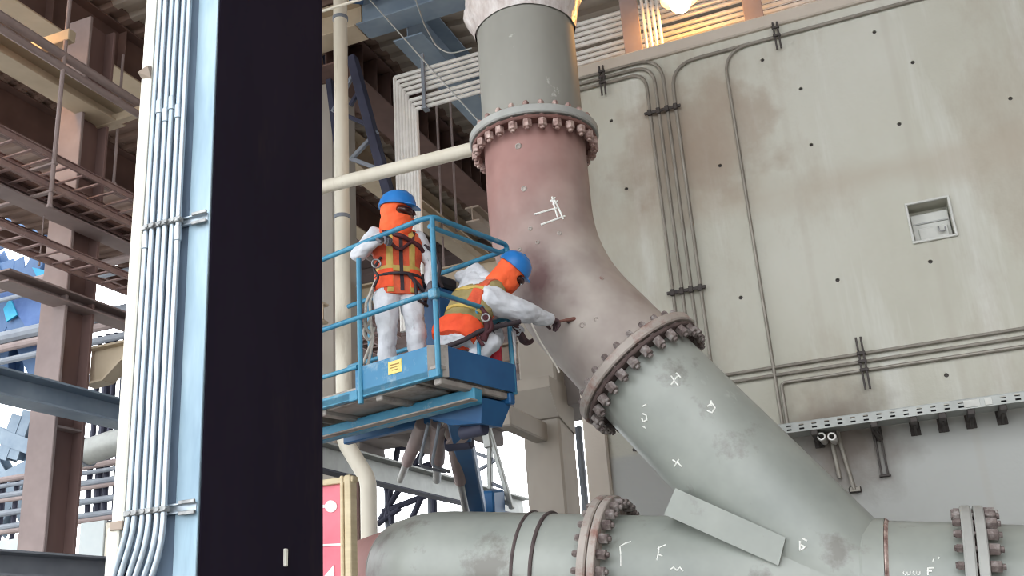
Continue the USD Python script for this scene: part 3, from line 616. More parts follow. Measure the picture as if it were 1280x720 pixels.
rail('guard_rail', [Q(.03, .0, RT - .075), Q(.03, LR - .12, RT - .06), Q(.03, LR - .05, RT - .05)], r=.019)
rail('top_rail', [Q(LL, LR - .02, RT - .03), Q(.02, LR - .02, RT - .03)])
rail('mid_rail', [Q(LL, -.012, RM), Q(.10, -.012, RM), Q(.0, .02, RM), Q(.0, .16, RM)])
rail('mid_rail', [Q(.0, .14, RM), Q(.0, LR, RM)], r=.019)
rail('mid_rail', [Q(LL, LR - .02, RM), Q(.02, LR - .02, RM)], r=.019)
rail('low_rail', [Q(LL, -.012, .235), Q(.82, -.012, .235)], r=.018)
obj('latch', qb(-.03, .05, -.03, .03, RM - .05, RM + .03, .01), 'blue_paint', lift)
# control box and cabinet at the back
cbx = obj('control_cabinet', qb(.52, .78, .62, .86, FL, .98, .02), 'blue_deep', lift)
obj('cabinet_door', qb(.54, .76, .605, .62, .14, .90, .006), 'blue_deep', cbx)
obj('control_panel', qb(.50, .80, .52, .86, .98, 1.08, .03), 'black', cbx)
for k in range(2):
    obj('joystick', lathe([(1e-5, 0), (.028, 0), (.022, .03), (.010, .04), (.010, .10), (.018, .11), (.018, .15), (1e-5, .155)], Q(.58 + .13 * k, .6, 1.08), ez, 12), 'black', cbx)
# underframe: long side beam and the bracket of the jib
obj('side_beam', bar(Q(-.0, .44, -.09), Q(LL, .44, -.09), .10, .115, ez, .01), 'blue_paint', lift)
obj('beam_lip', bar(Q(-.02, .36, -.135), Q(LL, .36, -.135), .09, .012, ez, .003), 'deck_steel', lift)
obj('side_beam', bar(Q(-.0, .86, -.05), Q(LL, .86, -.05), .07, .09, ez, .01), 'blue_deep', lift)
for a in (.02, .62, 1.25): obj('cross_beam', bar(Q(a + .04, .05, -.03), Q(a + .04, LR, -.03), .07, .05, ez, .008), 'deck_steel', lift)
obj('mount_box', trimesh.convex.convex_hull(np.array([Q(a, b, z) for a, b, z in ((.05, .55, -.08), (.75, .55, -.08), (.05, .9, -.08), (.75, .9, -.08), (.12, .6, -.26), (.42, .6, -.22), (.12, .85, -.26), (.42, .85, -.22))])), 'blue_deep', lift, smooth=False)
# hydraulic jib going over the bottom pipe to the mast behind
jib = thing('lift_boom', 'blue boom arm with grey cylinders carrying the platform from behind the bottom pipe', 'boom', Q(.2, .8, -.3))
j0 = V(572, 520, Y=7.25); j1 = V(598, 640, Y=9.9)
obj('arm', bar(j0, j1, .15, .17, (1, 0, 0), .015), 'blue_deep', jib)
obj('arm_edge', bar(j0 + np.array([-.09, 0, .0]), j1 + np.array([-.09, 0, 0]), .03, .12, (1, 0, 0), .006), 'vent_white', jib)
for a, b, r in (((560, 522), (583, 642), .055), ((548, 528), (546, 600), .07), ((528, 530), (500, 600), .06)):
    p, q = V(*a, Y=7.35), V(*b, Y=9.4)
    c = obj('cylinder', cyl(p, p + (q - p) * .62, r, 20), 'steel_mauve', jib)
    obj('rod', cyl(p + (q - p) * .6, q, r * .62, 16), 'tray', c)
obj('pivot', cyl(Q(.18, .72, -.27), Q(.42, .72, -.27), .055, 24), 'steel_navy', jib)
obj('pivot', cyl(V(558, 556, Y=7.7), V(590, 552, Y=7.7), .06, 24), 'steel_navy', jib)
obj('yoke', trimesh.util.concatenate([bar(Q(.12, .72, -.12), V(566, 556, Y=7.7), .03, .14, e1, .01), bar(Q(.42, .72, -.12), V(552, 545, Y=7.7), .03, .14, e1, .01)]), 'steel_mauve', jib)
for k in range(2):
    p = V(535 + 14 * k, 530, Y=7.2); q = V(556 + 6 * k, 590, Y=8.3)
    obj('hose', tube(fillet([p, (p + q) / 2 + np.array([-.18 + .05 * k, 0, -.12]), q], .4, 8), .014, 8), 'steel_grey', jib)
mast0 = j1 + np.array([.0, .25, 0])
obj('mast', bar(mast0 + [0, 0, .25], (mast0[0] - .2, mast0[1] + .4, .55), .3, .32, (0, 1, 0), .02), 'blue_deep', jib)
obj('chassis', bx((mast0[0] - 1.1, mast0[1] - .5, .28), (mast0[0] + .9, mast0[1] + 1.3, .75), .05), 'blue_deep', jib)
for sx in (-.95, .75):
    for sy in (-.45, 1.1): obj('wheel', cyl((mast0[0] + sx - .12, mast0[1] + sy, .3), (mast0[0] + sx + .12, mast0[1] + sy, .3), .3, 32, .05), 'black', jib)
# pale ladder-like frame hanging by the boom
lf = thing('folding_frame', 'pale grey triangular steel frame hanging beside the blue boom arm', 'frame', V(620, 600, Y=10.4))
YF = 10.4
for a, b, w in (((604, 512), (640, 636), .05), ((604, 512), (612, 560), .09), ((600, 616), (638, 630), .05), ((600, 618), (600, 642), .04), ((612, 540), (613, 612), .05)):
    obj('frame_bar', bar(V(*a, Y=YF), V(*b, Y=YF), w, w * 1.4, (0, 1, 0), .008), 'tray', lf)
for a, b in (((594, 566), (616, 574)), ((598, 588), (620, 575)), ((613, 604), (630, 610)), ((613, 612), (634, 618))): obj('rung', cyl(V(*a, Y=YF), V(*b, Y=YF), .02, 10), 'steel_grey', lf)
obj('hanger', cyl(V(604, 512, Y=YF), V(604, 512, Y=YF) + [0, 0, .55], .015, 8), 'steel_grey', lf)
# fire extinguishers on the deck
def extinguisher(loc, label, rot):
    t = thing('fire_extinguisher', label, 'fire extinguisher', loc, 'red cylinders on the platform'); c = np.array(loc)
    obj('bottle', lathe([(1e-5, 0), (.060, 0), (.066, .008), (.066, .30), (.060, .335), (.036, .365), (.022, .375), (.020, .39), (1e-5, .392)], c, ez, 28), 'red', t)
    obj('valve', [cyl(c + [0, 0, .385], c + [0, 0, .425], .02, 14), bar(c + [-.01, 0, .43], c + [.085, -.02, .45], .022, .012, ez, .003), bar(c + [-.01, 0, .455], c + [.08, -.02, .485], .022, .010, ez, .003)], 'black', t)
    obj('hose', tube(fillet([c + [-.015, -.01, .41], c + [-.07, -.03, .42], c + [-.082, -.04, .30], c + [-.078, -.02, .08]], .04, 4), .011, 8), 'black', t)
    obj('label_plate', lathe([(.0665, .10), (.0675, .102), (.0675, .22), (.0665, .222)], c, ez, 28, closed=True), 'red', t)
extinguisher(Q(.115, .80, FL), 'red fire extinguisher with a rounded top at the right end of the platform', 0)
extinguisher(Q(.27, .76, FL), 'red cylinder left of the fire extinguisher, partly hidden by the white-clad crouching worker', 0)

# ------------------------------------------------------------------ the two workers
def hand(parent, wrist, d, n, side, curl, mat, k=1.0, name='glove'):
    """A gloved hand: palm along d, closing towards n, thumb on the side given."""
    d = unit(d); n = unit(np.asarray(n) - d * (np.asarray(n) @ d)); s = np.cross(d, n) * side; w = np.asarray(wrist, float)
    B = lambda a, b, c: w + (d * a + s * b + n * c) * k
    parts = [hullm([(B(-.055, -.0, 0), .037 * k), (B(.0, 0, 0), .031 * k)], 16),
             hullm([(B(.0, -.018, 0), .022 * k), (B(.0, .02, 0), .022 * k), (B(.088, -.034, .002), .0145 * k), (B(.09, .034, .0), .0155 * k), (B(.04, .0, .012), .018 * k)], 16)]
    for j, (off, L) in enumerate(((.034, .078), (.012, .088), (-.012, .082), (-.034, .064))):
        p = B(.086, off, .0); a = 0.
        for i, (f_, c_) in enumerate(((.42, .75), (.32, 1.0), (.26, .75))):
            a += curl * c_ * (1 + .06 * j); q = p + (d * math.cos(a) + n * math.sin(a) + s * off * .6) * L * f_ * k * 1.12
            parts.append(hullm([(p, (.0125 - .001 * i) * k), (q, (.0115 - .001 * i) * k)], 12)); p = q
    p = B(.022, .026, .008); q = B(.055, .062, .022 + .012 * curl); r = B(.088, .066 - .02 * curl, .034 + .03 * curl)
    parts += [hullm([(p, .0175 * k), (q, .0140 * k)], 12), hullm([(q, .0135 * k), (r, .0115 * k)], 12)]
    return obj(name, organic(parts, .008, 6), mat, parent, smooth=True)

def head_gear(t, c, f, up, k=1.0):
    """Skin, face cloth with an eye opening, dark safety glasses and a hard hat; f is where the face looks, up the top of the head."""
    f = unit(f); up = unit(np.asarray(up) - f * (np.asarray(up) @ f)); s = np.cross(up, f)        # s: the wearer's left
    B = lambda a, b, e: np.asarray(c) + (f * a + s * b + up * e) * k
    face = [hullm([(B(.0, 0, .03), .098 * k), (B(.025, 0, -.05), .075 * k), (B(.06, 0, -.085), .035 * k)], 24), hullm([(B(.085, 0, .015), .02 * k), (B(.118, 0, -.022), .015 * k)], 12),
            hullm([(B(.0, .082, .0), .018 * k), (B(-.01, .084, -.03), .014 * k)], 10), hullm([(B(.0, -.082, .0), .018 * k), (B(-.01, -.084, -.03), .014 * k)], 10),
            hullm([(B(.088, .025, -.062), .010 * k), (B(.088, -.025, -.062), .010 * k)], 10), hullm([(B(-.01, 0, -.06), .07 * k), (B(-.03, 0, -.19), .066 * k)], 20)]
    obj('face', organic(face, .016, 6), 'skin', t, smooth=True)
    hood = m3.Manifold.batch_boolean([hullm([(B(-.012, 0, .035), .122 * k), (B(.018, 0, -.055), .106 * k), (B(.045, 0, -.11), .072 * k)], 28),
                                      hullm([(B(-.02, 0, -.04), .108 * k), (B(-.035, 0, -.17), .100 * k)], 28), hullm([(B(.0, 0, -.12), .085 * k), (B(.02, 0, -.19), .075 * k)], 24)], m3.OpType.Add)
    cut = hullm([(B(.150, .070, .022), .044 * k), (B(.150, -.070, .022), .044 * k), (B(.075, .112, .018), .034 * k), (B(.075, -.112, .018), .034 * k)], 18)
    hm = organic([hood], .014, 5, .010, 16, 3)
    try: hm = M2T(T2M(hm) - cut)
    except Exception: pass
    obj('face_cloth', hm, 'hood', t, smooth=45)
    gl = []
    for sg in (-1, 1):
        gl.append(organic([hullm([(B(.112, .022 * sg, .016), .027 * k), (B(.098, .062 * sg, .018), .026 * k), (B(.066, .094 * sg, .018), .017 * k)], 16)], .012, 3))
    obj('safety_glasses', gl, 'lens', t, smooth=True)
    d_, ss, uu = frame(up)
    prof = [(.128, .0), (.134, .004), (.131, .02), (.124, .055), (.106, .096), (.074, .122), (.034, .134), (1e-4, .136)]
    inner = [(1e-4, .130), (.034, .128), (.072, .116), (.102, .092), (.119, .053), (.125, .018)]
    hat = lathe([(r * k, z * k) for r, z in prof + inner], B(-.008, 0, .062), up, 40)
    v = hat.vertices - B(-.008, 0, .062); a = v @ f; hat.vertices = hat.vertices + np.outer(a * .12, f)
    h_ = obj('hard_hat', hat, 'helmet', t, smooth=40)
    brim = M2T(hullm([(B(.10, .085, .064), .005), (B(.10, -.085, .064), .005), (B(.165, .04, .054), .005), (B(.165, -.04, .054), .005), (B(.150, .075, .056), .005), (B(.150, -.075, .056), .005)], 10))
    obj('brim', brim, 'helmet', h_, smooth=30)
    obj('ridge', tube([B(-.10, 0, .145), B(-.06, 0, .185), B(-.005, 0, .2), B(.055, 0, .188), B(.10, 0, .15)], .012 * k, 8), 'helmet', h_, smooth=True)
    obj('rim_band', lathe([(.1275 * k, -.004), (.138 * k, -.003), (.138 * k, .004), (.128 * k, .006)], B(-.008, 0, .064), up, 40), 'helmet', h_, smooth=True)

def strap(parent, pts, w=.022, mat='strap', name='harness_strap', th=.006, f=.05):
    P = np.array(fillet(pts, f, 4)); q = tube(P, w, 8)
    return obj(name, q, mat, parent, smooth=True)

# --- standing worker -------------------------------------------------
P1 = Q(.66, .30, FL); Fw = unit([.66, -.75, 0]); Sl = np.array([-Fw[1], Fw[0], 0])      # faces right and towards us; Sl is his left
k1 = .94
def L1(s, f, z): return P1 + (Sl * s + Fw * f) * k1 * 1.04 + ez * (z - (.06 if z > .7 else .04 if z > .3 else 0)) * k1
man = thing('person', 'standing worker in white coveralls and orange vest, his gloved hand on the blue rail', 'person', P1)
j = dict(hipL=L1(.095, 0, .92), hipR=L1(-.095, 0, .92), pel=L1(0, 0, .98), wai=L1(0, .005, 1.12), che=L1(0, .0, 1.30), upc=L1(0, -.01, 1.40), nek=L1(0, .0, 1.50),
         shL=L1(.19, -.01, 1.41), shR=L1(-.19, -.01, 1.41), elR=L1(-.335, .02, 1.22), wrR=L1(-.20, .20, 1.30), elL=L1(.285, .02, 1.16), wrL=L1(.235, .14, .945),
         knL=L1(.125, .05, .50), knR=L1(-.11, .02, .50), anL=L1(.15, -.0, .10), anR=L1(-.115, -.02, .10))
def bone(*a): return hullm([(j[n] if isinstance(n, str) else n, r * k1) for n, r in a], 22)
body = [bone(('hipL', .105), ('hipR', .105), ('pel', .125)), bone((L1(.05, 0, .98), .115), (L1(-.05, 0, .98), .115), (L1(.05, 0, 1.14), .108), (L1(-.05, 0, 1.14), .108)),
        bone((L1(.05, 0, 1.12), .108), (L1(-.05, 0, 1.12), .108), (L1(.085, .0, 1.32), .118), (L1(-.085, .0, 1.32), .118)), bone((L1(.085, 0, 1.32), .112), (L1(-.085, 0, 1.32), .112), (L1(.13, -.01, 1.41), .07), (L1(-.13, -.01, 1.41), .07)),
        bone((L1(.10, -.01, 1.42), .068), (L1(-.10, -.01, 1.42), .068), ('nek', .068)), bone(('nek', .064), (L1(0, .02, 1.56), .062)), bone((L1(0, .01, 1.55), .07), (L1(0, .01, 1.66), .088)),
        bone(('shL', .078), ('elL', .058)), bone(('elL', .058), ('wrL', .044)), bone(('shR', .08), ('elR', .062)), bone(('elR', .062), ('wrR', .046)),
        bone(('hipL', .112), ('knL', .080)), bone(('knL', .080), ('anL', .064)), bone(('hipR', .112), ('knR', .080)), bone(('knR', .080), ('anR', .064))]
obj('body', organic(body, .022, 10, .018, 11, 1), 'coverall', man, smooth=True)
# vest over chest and belly
vest = [bone((L1(.06, 0, .92), .138), (L1(-.06, 0, .92), .138), (L1(.055, 0, 1.14), .126), (L1(-.055, 0, 1.14), .126)), bone((L1(.055, 0, 1.12), .126), (L1(-.055, 0, 1.12), .126), (L1(.09, .0, 1.32), .134), (L1(-.09, .0, 1.32), .134)),
        bone((L1(.09, 0, 1.32), .13), (L1(-.09, 0, 1.32), .13), (L1(.125, -.01, 1.41), .084), (L1(-.125, -.01, 1.41), .084))]
vt = organic(vest, .022, 8, .014, 10, 4)
vm = T2M(vt)
nz = ez
def halfcut(m, n, p): return m.trim_by_plane([float(x) for x in n], float(np.dot(n, p)))
vm = halfcut(vm, ez, L1(0, 0, .85)); vm = vm - hullm([(L1(0, .02, 1.60), .10), (L1(0, .12, 1.50), .075)], 20)
vo = obj('vest', vm, 'hivis_worn', man, smooth=40)
def tape(p, axes, size, grow=.006, mat='hivis_tape', name='vest_tape', parent=None, src=None):
    src = vt if src is None else src
    g_ = src.copy(); g_.vertices = g_.vertices + g_.vertex_normals * grow
    c_ = T2M(cbox(p, size, axes, .002)); r_ = T2M(g_) ^ c_
    if r_.num_tri() > 8: obj(name, r_, mat, parent, smooth=40)
AXW = (Sl, Fw, ez)
for sg in (-1, 1): tape(L1(.095 * sg, .1, 1.18), AXW, (.05, .30, .60), parent=vo)
tape(L1(0, 0, 1.075), AXW, (.9, .9, .05), .007, parent=vo)
for sg in (-1, 1): tape(L1(.155 * sg, .12, .985), AXW, (.16, .30, .16), .010, 'hivis', 'vest_pocket', vo)
tape(L1(.0, .15, 1.15), AXW, (.03, .2, .52), .008, 'strap_dark', 'vest_zip', vo)
head_gear(man, L1(.0, .045, 1.60), unit(Fw * .55 + Sl * .62 + ez * -.10), ez, 1.10)
hr = hand(man, j['wrR'], unit(Fw * .72 + Sl * .42 - ez * .10), -ez, -1, .72, 'glove')
hl = hand(man, j['wrL'], unit(-ez * .9 + Fw * .35 - Sl * .1), -Sl, 1, .45, 'glove')
for sg, a in ((1, 'anL'), (-1, 'anR')):
    c = j[a]; dn = unit(Fw + Sl * .25 * sg)
    bt = [hullm([(c + ez * .06, .068), (c - ez * .02, .062)], 18), hullm([(c - ez * .045 - dn * .04, .048), (c - ez * .05 + dn * .08, .042), (c - ez * .055 + dn * .155, .036), (c - ez * .0 + dn * .03, .05)], 18)]
    b_ = halfcut(T2M(organic(bt, .016, 5)), ez, P1 + ez * .001)
    obj('boot', b_, 'boot', man, smooth=40)
# harness: chest straps, belt, leg loop, lanyards
def off(s, z, up=.145): return L1(s, math.sqrt(max(.0, 1 - (s / .24) ** 2)) * up, z)
strap(man, [off(-.13, 1.44, .08), off(-.11, 1.32, .155), off(-.02, 1.22, .165), off(.1, 1.33, .155), off(.13, 1.44, .08)], .014, 'strap')
strap(man, [off(-.12, 1.42, .10), off(.0, 1.36, .165), off(.16, 1.30, .15), off(.225, 1.26, .10)], .020, 'strap')
belt = [L1(.19 * math.cos(a), .155 * math.sin(a), 1.02) for a in np.linspace(-.2, math.pi + .2, 12)]
strap(man, belt, .014, 'strap_dark', 'belt', f=.01)
strap(man, [off(.05, 1.02, .16), L1(.21, .10, .86), L1(.225, -.02, .80)], .016, 'strap_dark', 'leg_strap')
strap(man, [off(.08, 1.0, .15), off(.11, .93, .16), L1(.12, .13, .80), L1(.21, .08, .77), L1(.24, .0, .79)], .013, 'strap_dark', 'leg_strap')
strap(man, [off(-.16, 1.18, .12), L1(-.23, .10, 1.06), L1(-.19, .14, .98), L1(-.23, .10, .90)], .011, 'strap_dark', 'harness_strap')
obj('strap_ring', trimesh.creation.torus(.035, .007, 16, 8).apply_transform(trimesh.geometry.align_vectors([0, 0, 1], Fw)).apply_translation(L1(-.21, .135, 1.10)), 'clamp', man, smooth=True)
strap(man, [L1(.22, .06, 1.33), L1(.30, .10, 1.25), L1(.33, .13, 1.10), L1(.31, .12, 1.00), L1(.35, .10, .93)], .015, 'strap_dark', 'lanyard')
for k in range(2):
    strap(man, [L1(-.20, .02 + .04 * k, .98), L1(-.25 - .03 * k, .04, .78), L1(-.24 - .05 * k, .02, .55), L1(-.21, -.04, .48), L1(-.27 - .06 * k, -.06, .12)], .012, 'rope', 'lanyard')
strap(man, [L1(-.24, .02, .62), L1(-.30, -.02, .52), L1(-.24, -.05, .44), L1(-.21, .0, .56)], .014, 'rope', 'lanyard')

# --- worker reaching out to the pipe ----------------------------------
pel = V(572, 416, Y=6.84); che = V(594, 377, Y=6.98); upc = V(606, 366, Y=7.02); nk = V(619, 358, Y=7.06); hd = V(637, 343, Y=7.10)
sR = V(611, 374, Y=6.92); sL = V(590, 348, Y=7.16); eR = V(652, 389, Y=7.10); wR = V(684, 399, Y=7.36); eL = V(632, 392, Y=7.36); wL = V(648, 414, Y=7.40)
kR = V(612, 428, Y=6.92); kL = V(617, 420, Y=7.28); aR = V(585, 474, Y=6.86); aL = V(596, 470, Y=7.16)
for a_ in (aR, aL): a_[2] = AZ_ = A0[2] + FL + .11
man2 = thing('person', 'crouching worker leaning out of the platform to brush the red pipe, blue helmet turned away', 'person', (pel[0], pel[1], A0[2] + FL))
j.update(pel=pel, che=che, upc=upc, nk=nk, hd=hd, sR=sR, sL=sL, eR=eR, wR=wR, eL=eL, wL=wL, kR=kR, kL=kL, aR=aR, aL=aL)
ax = unit(che - pel); sd = unit(sR - sL); sd = unit(sd - ax * (sd @ ax)); fr_ = np.cross(ax, sd); fr_ = fr_ if fr_[2] < 0 else -fr_     # towards the belly
k1 = 1.0
hR, hL = pel + sd * .09, pel - sd * .09
mid = (pel + che) / 2
body = [bone((hR, .115), (hL, .115)), bone((hR, .11), (hL, .11), (mid + sd * .06, .11), (mid - sd * .06, .11)), bone((mid + sd * .06, .11), (mid - sd * .06, .11), (che + sd * .085, .118), (che - sd * .085, .118)),
        bone((che + sd * .085, .118), (che - sd * .085, .118), (sR, .08), (sL, .08), (upc, .09)), bone((upc, .085), (nk, .068)), bone((nk, .066), (hd, .085)),
        bone((sR, .108), (eR, .094)), bone((eR, .094), (wR, .058)), bone((sL, .08), (eL, .06)), bone((eL, .06), (wL, .045)),
        bone((hR, .118), (kR, .085)), bone((kR, .085), (aR, .062)), bone((hL, .118), (kL, .085)), bone((kL, .085), (aL, .062))]
obj('body', organic(body, .022, 10, .020, 11, 21), 'coverall', man2, smooth=True)
# hood of the coverall thrown back on the far shoulder
obj('coverall_hood', organic([hullm([(sL + np.array([-.10, .0, .03]), .05), (sL + np.array([.04, 0, .07]), .052), (nk + np.array([-.05, .0, .06]), .05)], 20)], .014, 6, .014, 14, 8), 'coverall', man2, smooth=True)
vest2 = [bone((hR, .13), (hL, .13), (mid + sd * .065, .128), (mid - sd * .065, .128)), bone((mid + sd * .065, .128), (mid - sd * .065, .128), (che + sd * .09, .135), (che - sd * .09, .135)),
         bone((che + sd * .09, .132), (che - sd * .09, .132), (upc + sd * .10, .098), (upc - sd * .10, .098))]
vt2 = organic(vest2, .022, 8, .018, 10, 14)
v2 = T2M(vt2) - hullm([(hd, .13), (nk + ax * .09, .09)], 20)
v2 = halfcut(v2, unit(ax + ez * .1), pel - ax * .06)
vo2 = obj('vest', v2, 'khaki', man2, smooth=40)
AX2 = (ax, sd, fr_)
tape(pel - ax * .005 - fr_ * .0, AX2, (.16, .9, .9), .008, 'hivis', 'vest_skirt', vo2, vt2)
tape(che + sd * .135 + ax * .01, AX2, (.34, .09, .5), .006, 'hivis_worn', 'vest_side', vo2, vt2)
tape(che + ax * .02 + sd * .03, AX2, (.03, .3, .9), .009, 'hivis_tape', 'vest_tape', vo2, vt2)
tape(mid + sd * .02, AX2, (.035, .9, .9), .010, 'hivis_tape', 'vest_tape', vo2, vt2)
Fh = unit(np.array([.52, .70, -.62])); Uh = unit(np.array([.62, .05, .75]))
head_gear(man2, hd, Fh, Uh, .98)
hand(man2, wR, unit(V(697, 402, Y=7.48) - wR), unit(np.array([.1, .5, -.8])), 1, .75, 'glove_dark')
hand(man2, wL, unit(np.array([.3, .4, -.85])), unit(np.array([.5, .6, .3])), -1, .6, 'glove_dark')
for a_ in (aR, aL):
    dn = unit(np.array([.5, .85, 0]))
    bt = [hullm([(a_ + ez * .06, .066), (a_ - ez * .02, .062)], 18), hullm([(a_ - ez * .05 - dn * .04, .048), (a_ - ez * .055 + dn * .08, .042), (a_ - ez * .062 + dn * .155, .036), (a_ + dn * .03, .05)], 18)]
    obj('boot', halfcut(T2M(organic(bt, .016, 5)), ez, np.array([0, 0, A0[2] + FL + .001])), 'boot', man2, smooth=40)
s0 = pel + sd * .13 + fr_ * .02
strap(man2, [V(556, 434, Y=6.62), V(578, 426, Y=6.68), V(600, 414, Y=6.76), V(622, 408, Y=6.86), V(650, 402, Y=7.0)], .020, 'strap_dark', 'leg_strap')
strap(man2, [V(606, 392, Y=6.80), V(610, 408, Y=6.80), V(604, 426, Y=6.80)], .030, 'strap', 'harness_strap')
strap(man2, [V(602, 385, Y=6.80), V(612, 398, Y=6.78), V(616, 412, Y=6.80), V(600, 420, Y=6.78)], .017, 'strap', 'harness_strap')
strap(man2, [V(598, 400, Y=6.78), V(592, 414, Y=6.76), V(604, 432, Y=6.78)], .015, 'strap', 'harness_strap')
obj('strap_buckle', trimesh.creation.torus(.03, .007, 16, 8).apply_transform(trimesh.geometry.align_vectors([0, 0, 1], [.3, -1, 0])).apply_translation(V(607, 397, Y=6.72)), 'clamp', man2, smooth=True)
# the brush he holds
t0, t1 = V(690, 403, Y=7.46), V(722, 398, Y=7.60)
br = thing('scraper', 'short brown-handled brush pressed against the red pipe by the reaching worker', 'brush', t0)
obj('handle', bar(t0 - unit(t1 - t0) * .05, t0 + (t1 - t0) * .55, .026, .018, ez, .006), 'wood_tool', br)
obj('head', bar(t0 + (t1 - t0) * .50, t1, .034, .028, ez, .008), 'wood_tool', br)
obj('bristles', [cyl(t0 + (t1 - t0) * k + [0, .012, -.004], t0 + (t1 - t0) * k + [0, .05, -.012], .008, 6) for k in np.linspace(.56, .97, 8)], 'strap_dark', br)
# thin line hanging from the rail beside him
obj('tether_line', tube(fillet([V(664, 404, Y=7.15), V(676, 428, Y=7.2), V(697, 460, Y=7.3), V(699, 466, Y=7.3)], .1, 4), .008, 8), 'rope', label='thin pale tether line hanging from under the reaching arm', cat='rope')

# ------------------------------------------------------------------ conduits, tray and fittings on the concrete wall
YW = WALL_Y - .03
def wall_conduit(pts, label, r=.017, group=None, f=.12, y=YW):
    return obj('wall_conduit', tube(fillet([V(a, b, Y=y) for a, b in pts], f, 5), r, 10), 'conduit_wall', label=label, cat='conduit', group=group)
def wp(x, z, y=YW): return np.array([x, y, z])
# rising bundle near the elbow: four rise and turn left along the wall's head
xb = V(846, 240, Y=YW)[0]; zt0 = V(740, 103, Y=YW)[2]
zbot = V(870, 440, Y=YW)[2]; xl = V(690, 110, Y=YW)[0]
xc = [V(841 + (876 - 841) * k / 3, 364 - k, Y=YW)[0] for k in range(4)]
for k, nm in enumerate(('leftmost', 'second', 'third')):
    zt = zt0 - .055 + .075 * k
    obj('wall_conduit', tube(fillet([wp(xc[k], .4), wp(xc[k], zt), wp(xl, zt)], .20 + .05 * k, 7), .019, 10), 'conduit_wall', label=f'{nm} of three wall conduits rising behind the elbow and bending left at the top', cat='conduit', group='conduits rising behind the elbow')
obj('wall_conduit', tube(fillet([wp(xc[3], .4), wp(xc[3], WALL_TOP - .16), wp(V(1075, 0, Y=YW)[0] + 2, WALL_TOP - .16)], .32, 7), .019, 10), 'conduit_wall', label='grey conduit right of the three behind the elbow, bending right along the wall head', cat='conduit')
# single tall conduit with a bend to the right
xs_ = V(940, 290, Y=YW)[0]; zh = V(1000, 33, Y=YW)[2]
obj('wall_conduit', tube(fillet([wp(xs_, .5), wp(xs_, zh - .05), wp(6.0, zh - .05)], .3, 8), .017, 10), 'conduit_wall', label='single tall conduit climbing the bare wall and bending right at the top', cat='conduit')
def clamp_rail(name, x, z0, z1, label, w=.02):
    t = thing(name, label, 'clamp', (x, YW, z0))
    for s in (-1, 1): obj('rail', bx((x + s * .022 - w / 2, YW - .035, z0), (x + s * .022 + w / 2, YW - .018, z1), .003), 'black_iron', t)
    return t
def clips(t, x, zs, horizontal=True):
    for z in zs: obj('clip', cbox((x, YW - .03, z), (.08, .03, .03) , None, .004), 'black_iron', t)
x = V(753, 95, Y=YW)[0]; t = clamp_rail('conduit_bracket', x, zt0 - .22, zt0 + .17, 'dark bracket holding the conduits at the left end of the wall head'); clips(t, x, [zt0 - .055 + .075 * k for k in range(3)])
x = V(969, 32, Y=YW)[0]; t = clamp_rail('conduit_bracket', x, zh - .22, zh + .12, 'dark bracket on the tall conduit where it runs right at the top of the wall'); clips(t, x, [zh - .05, zh + .05])
zc = V(835, 137, Y=YW)[2]; t = thing('conduit_bracket', 'dark clamp bar across the conduit bundle high on the wall', 'clamp', wp(xb, zc))
obj('bar', bx((xc[0] - .06, YW - .04, zc - .018), (xc[3] + .06, YW - .02, zc + .018), .004), 'black_iron', t)
for k in range(4): obj('clip', cbox((xc[k], YW - .035, zc), (.045, .035, .07), None, .006), 'black_iron', t)
zc = V(862, 363, Y=YW)[2]; t = thing('conduit_bracket', 'dark clamp bar across the conduit bundle just above the lower bolted joint', 'clamp', wp(xb, zc))
obj('bar', bx((xc[0] - .06, YW - .04, zc - .018), (xc[3] + .06, YW - .02, zc + .018), .004), 'black_iron', t)
for k in range(4): obj('clip', cbox((xc[k], YW - .035, zc), (.045, .035, .07), None, .006), 'black_iron', t)
# three level conduits on the right
z1_, z2_, z3_ = (V(1100, y, Y=YW)[2] for y in (438.5, 449, 460))
for z, nm in ((z1_, 'topmost'), (z2_, 'middle')):
    obj('wall_conduit', tube([wp(V(918, 470, Y=YW)[0] - .3, z), wp(2, z), wp(7.9, z)], .017, 10), 'conduit_wall', label=f'{nm} of three level conduits crossing the wall above the slotted tray', cat='conduit', group='level conduits above the tray')
xd = V(979, 495, Y=YW)[0]
obj('wall_conduit', tube(fillet([wp(xd, 3.2), wp(xd, z3_), wp(7.9, z3_)], .05, 4), .017, 10), 'conduit_wall', label='lowest of three level conduits, turning down into the left end of the tray', cat='conduit', group='level conduits above the tray')
x = V(1079, 455, Y=YW)[0]; t = clamp_rail('conduit_bracket', x, V(1084, 487, Y=YW)[2], V(1074, 422, Y=YW)[2], 'upright dark double bracket across the three level conduits'); clips(t, x, [z1_, z2_, z3_])
for px, py in ((1190, 443),):
    pass
# the slotted tray standing off the wall on dark brackets
YT = WALL_Y - .42
ta0 = V(972, 533, Y=YT); zt_, zb_ = V(1100, 514, Y=YT)[2], V(1100, 526, Y=YT)[2]
tray = thing('cable_tray', 'grey perforated cable tray running right along the wall on brackets', 'cable tray', (ta0[0], YT, zb_))
face = T2M(bx((ta0[0], YT - .004, zb_), (7.9, YT, zt_), .001)); sl = []
xsl = ta0[0] + .1; n = 0
while xsl < V(1300, 480, Y=YT)[0]:
    for zz in (zb_ + (zt_ - zb_) * .30, zb_ + (zt_ - zb_) * .72): sl.append(T2M(bx((xsl - .022, YT - .02, zz - .008), (xsl + .022, YT + .02, zz + .008), .001)))
    xsl += .115; n += 1
obj('side_rail', face - m3.Manifold.batch_boolean(sl, m3.OpType.Add), 'tray', tray, smooth=False)
obj('bottom', bx((ta0[0], YT, zb_), (7.9, WALL_Y - .12, zb_ + .006), .001), 'tray', tray)
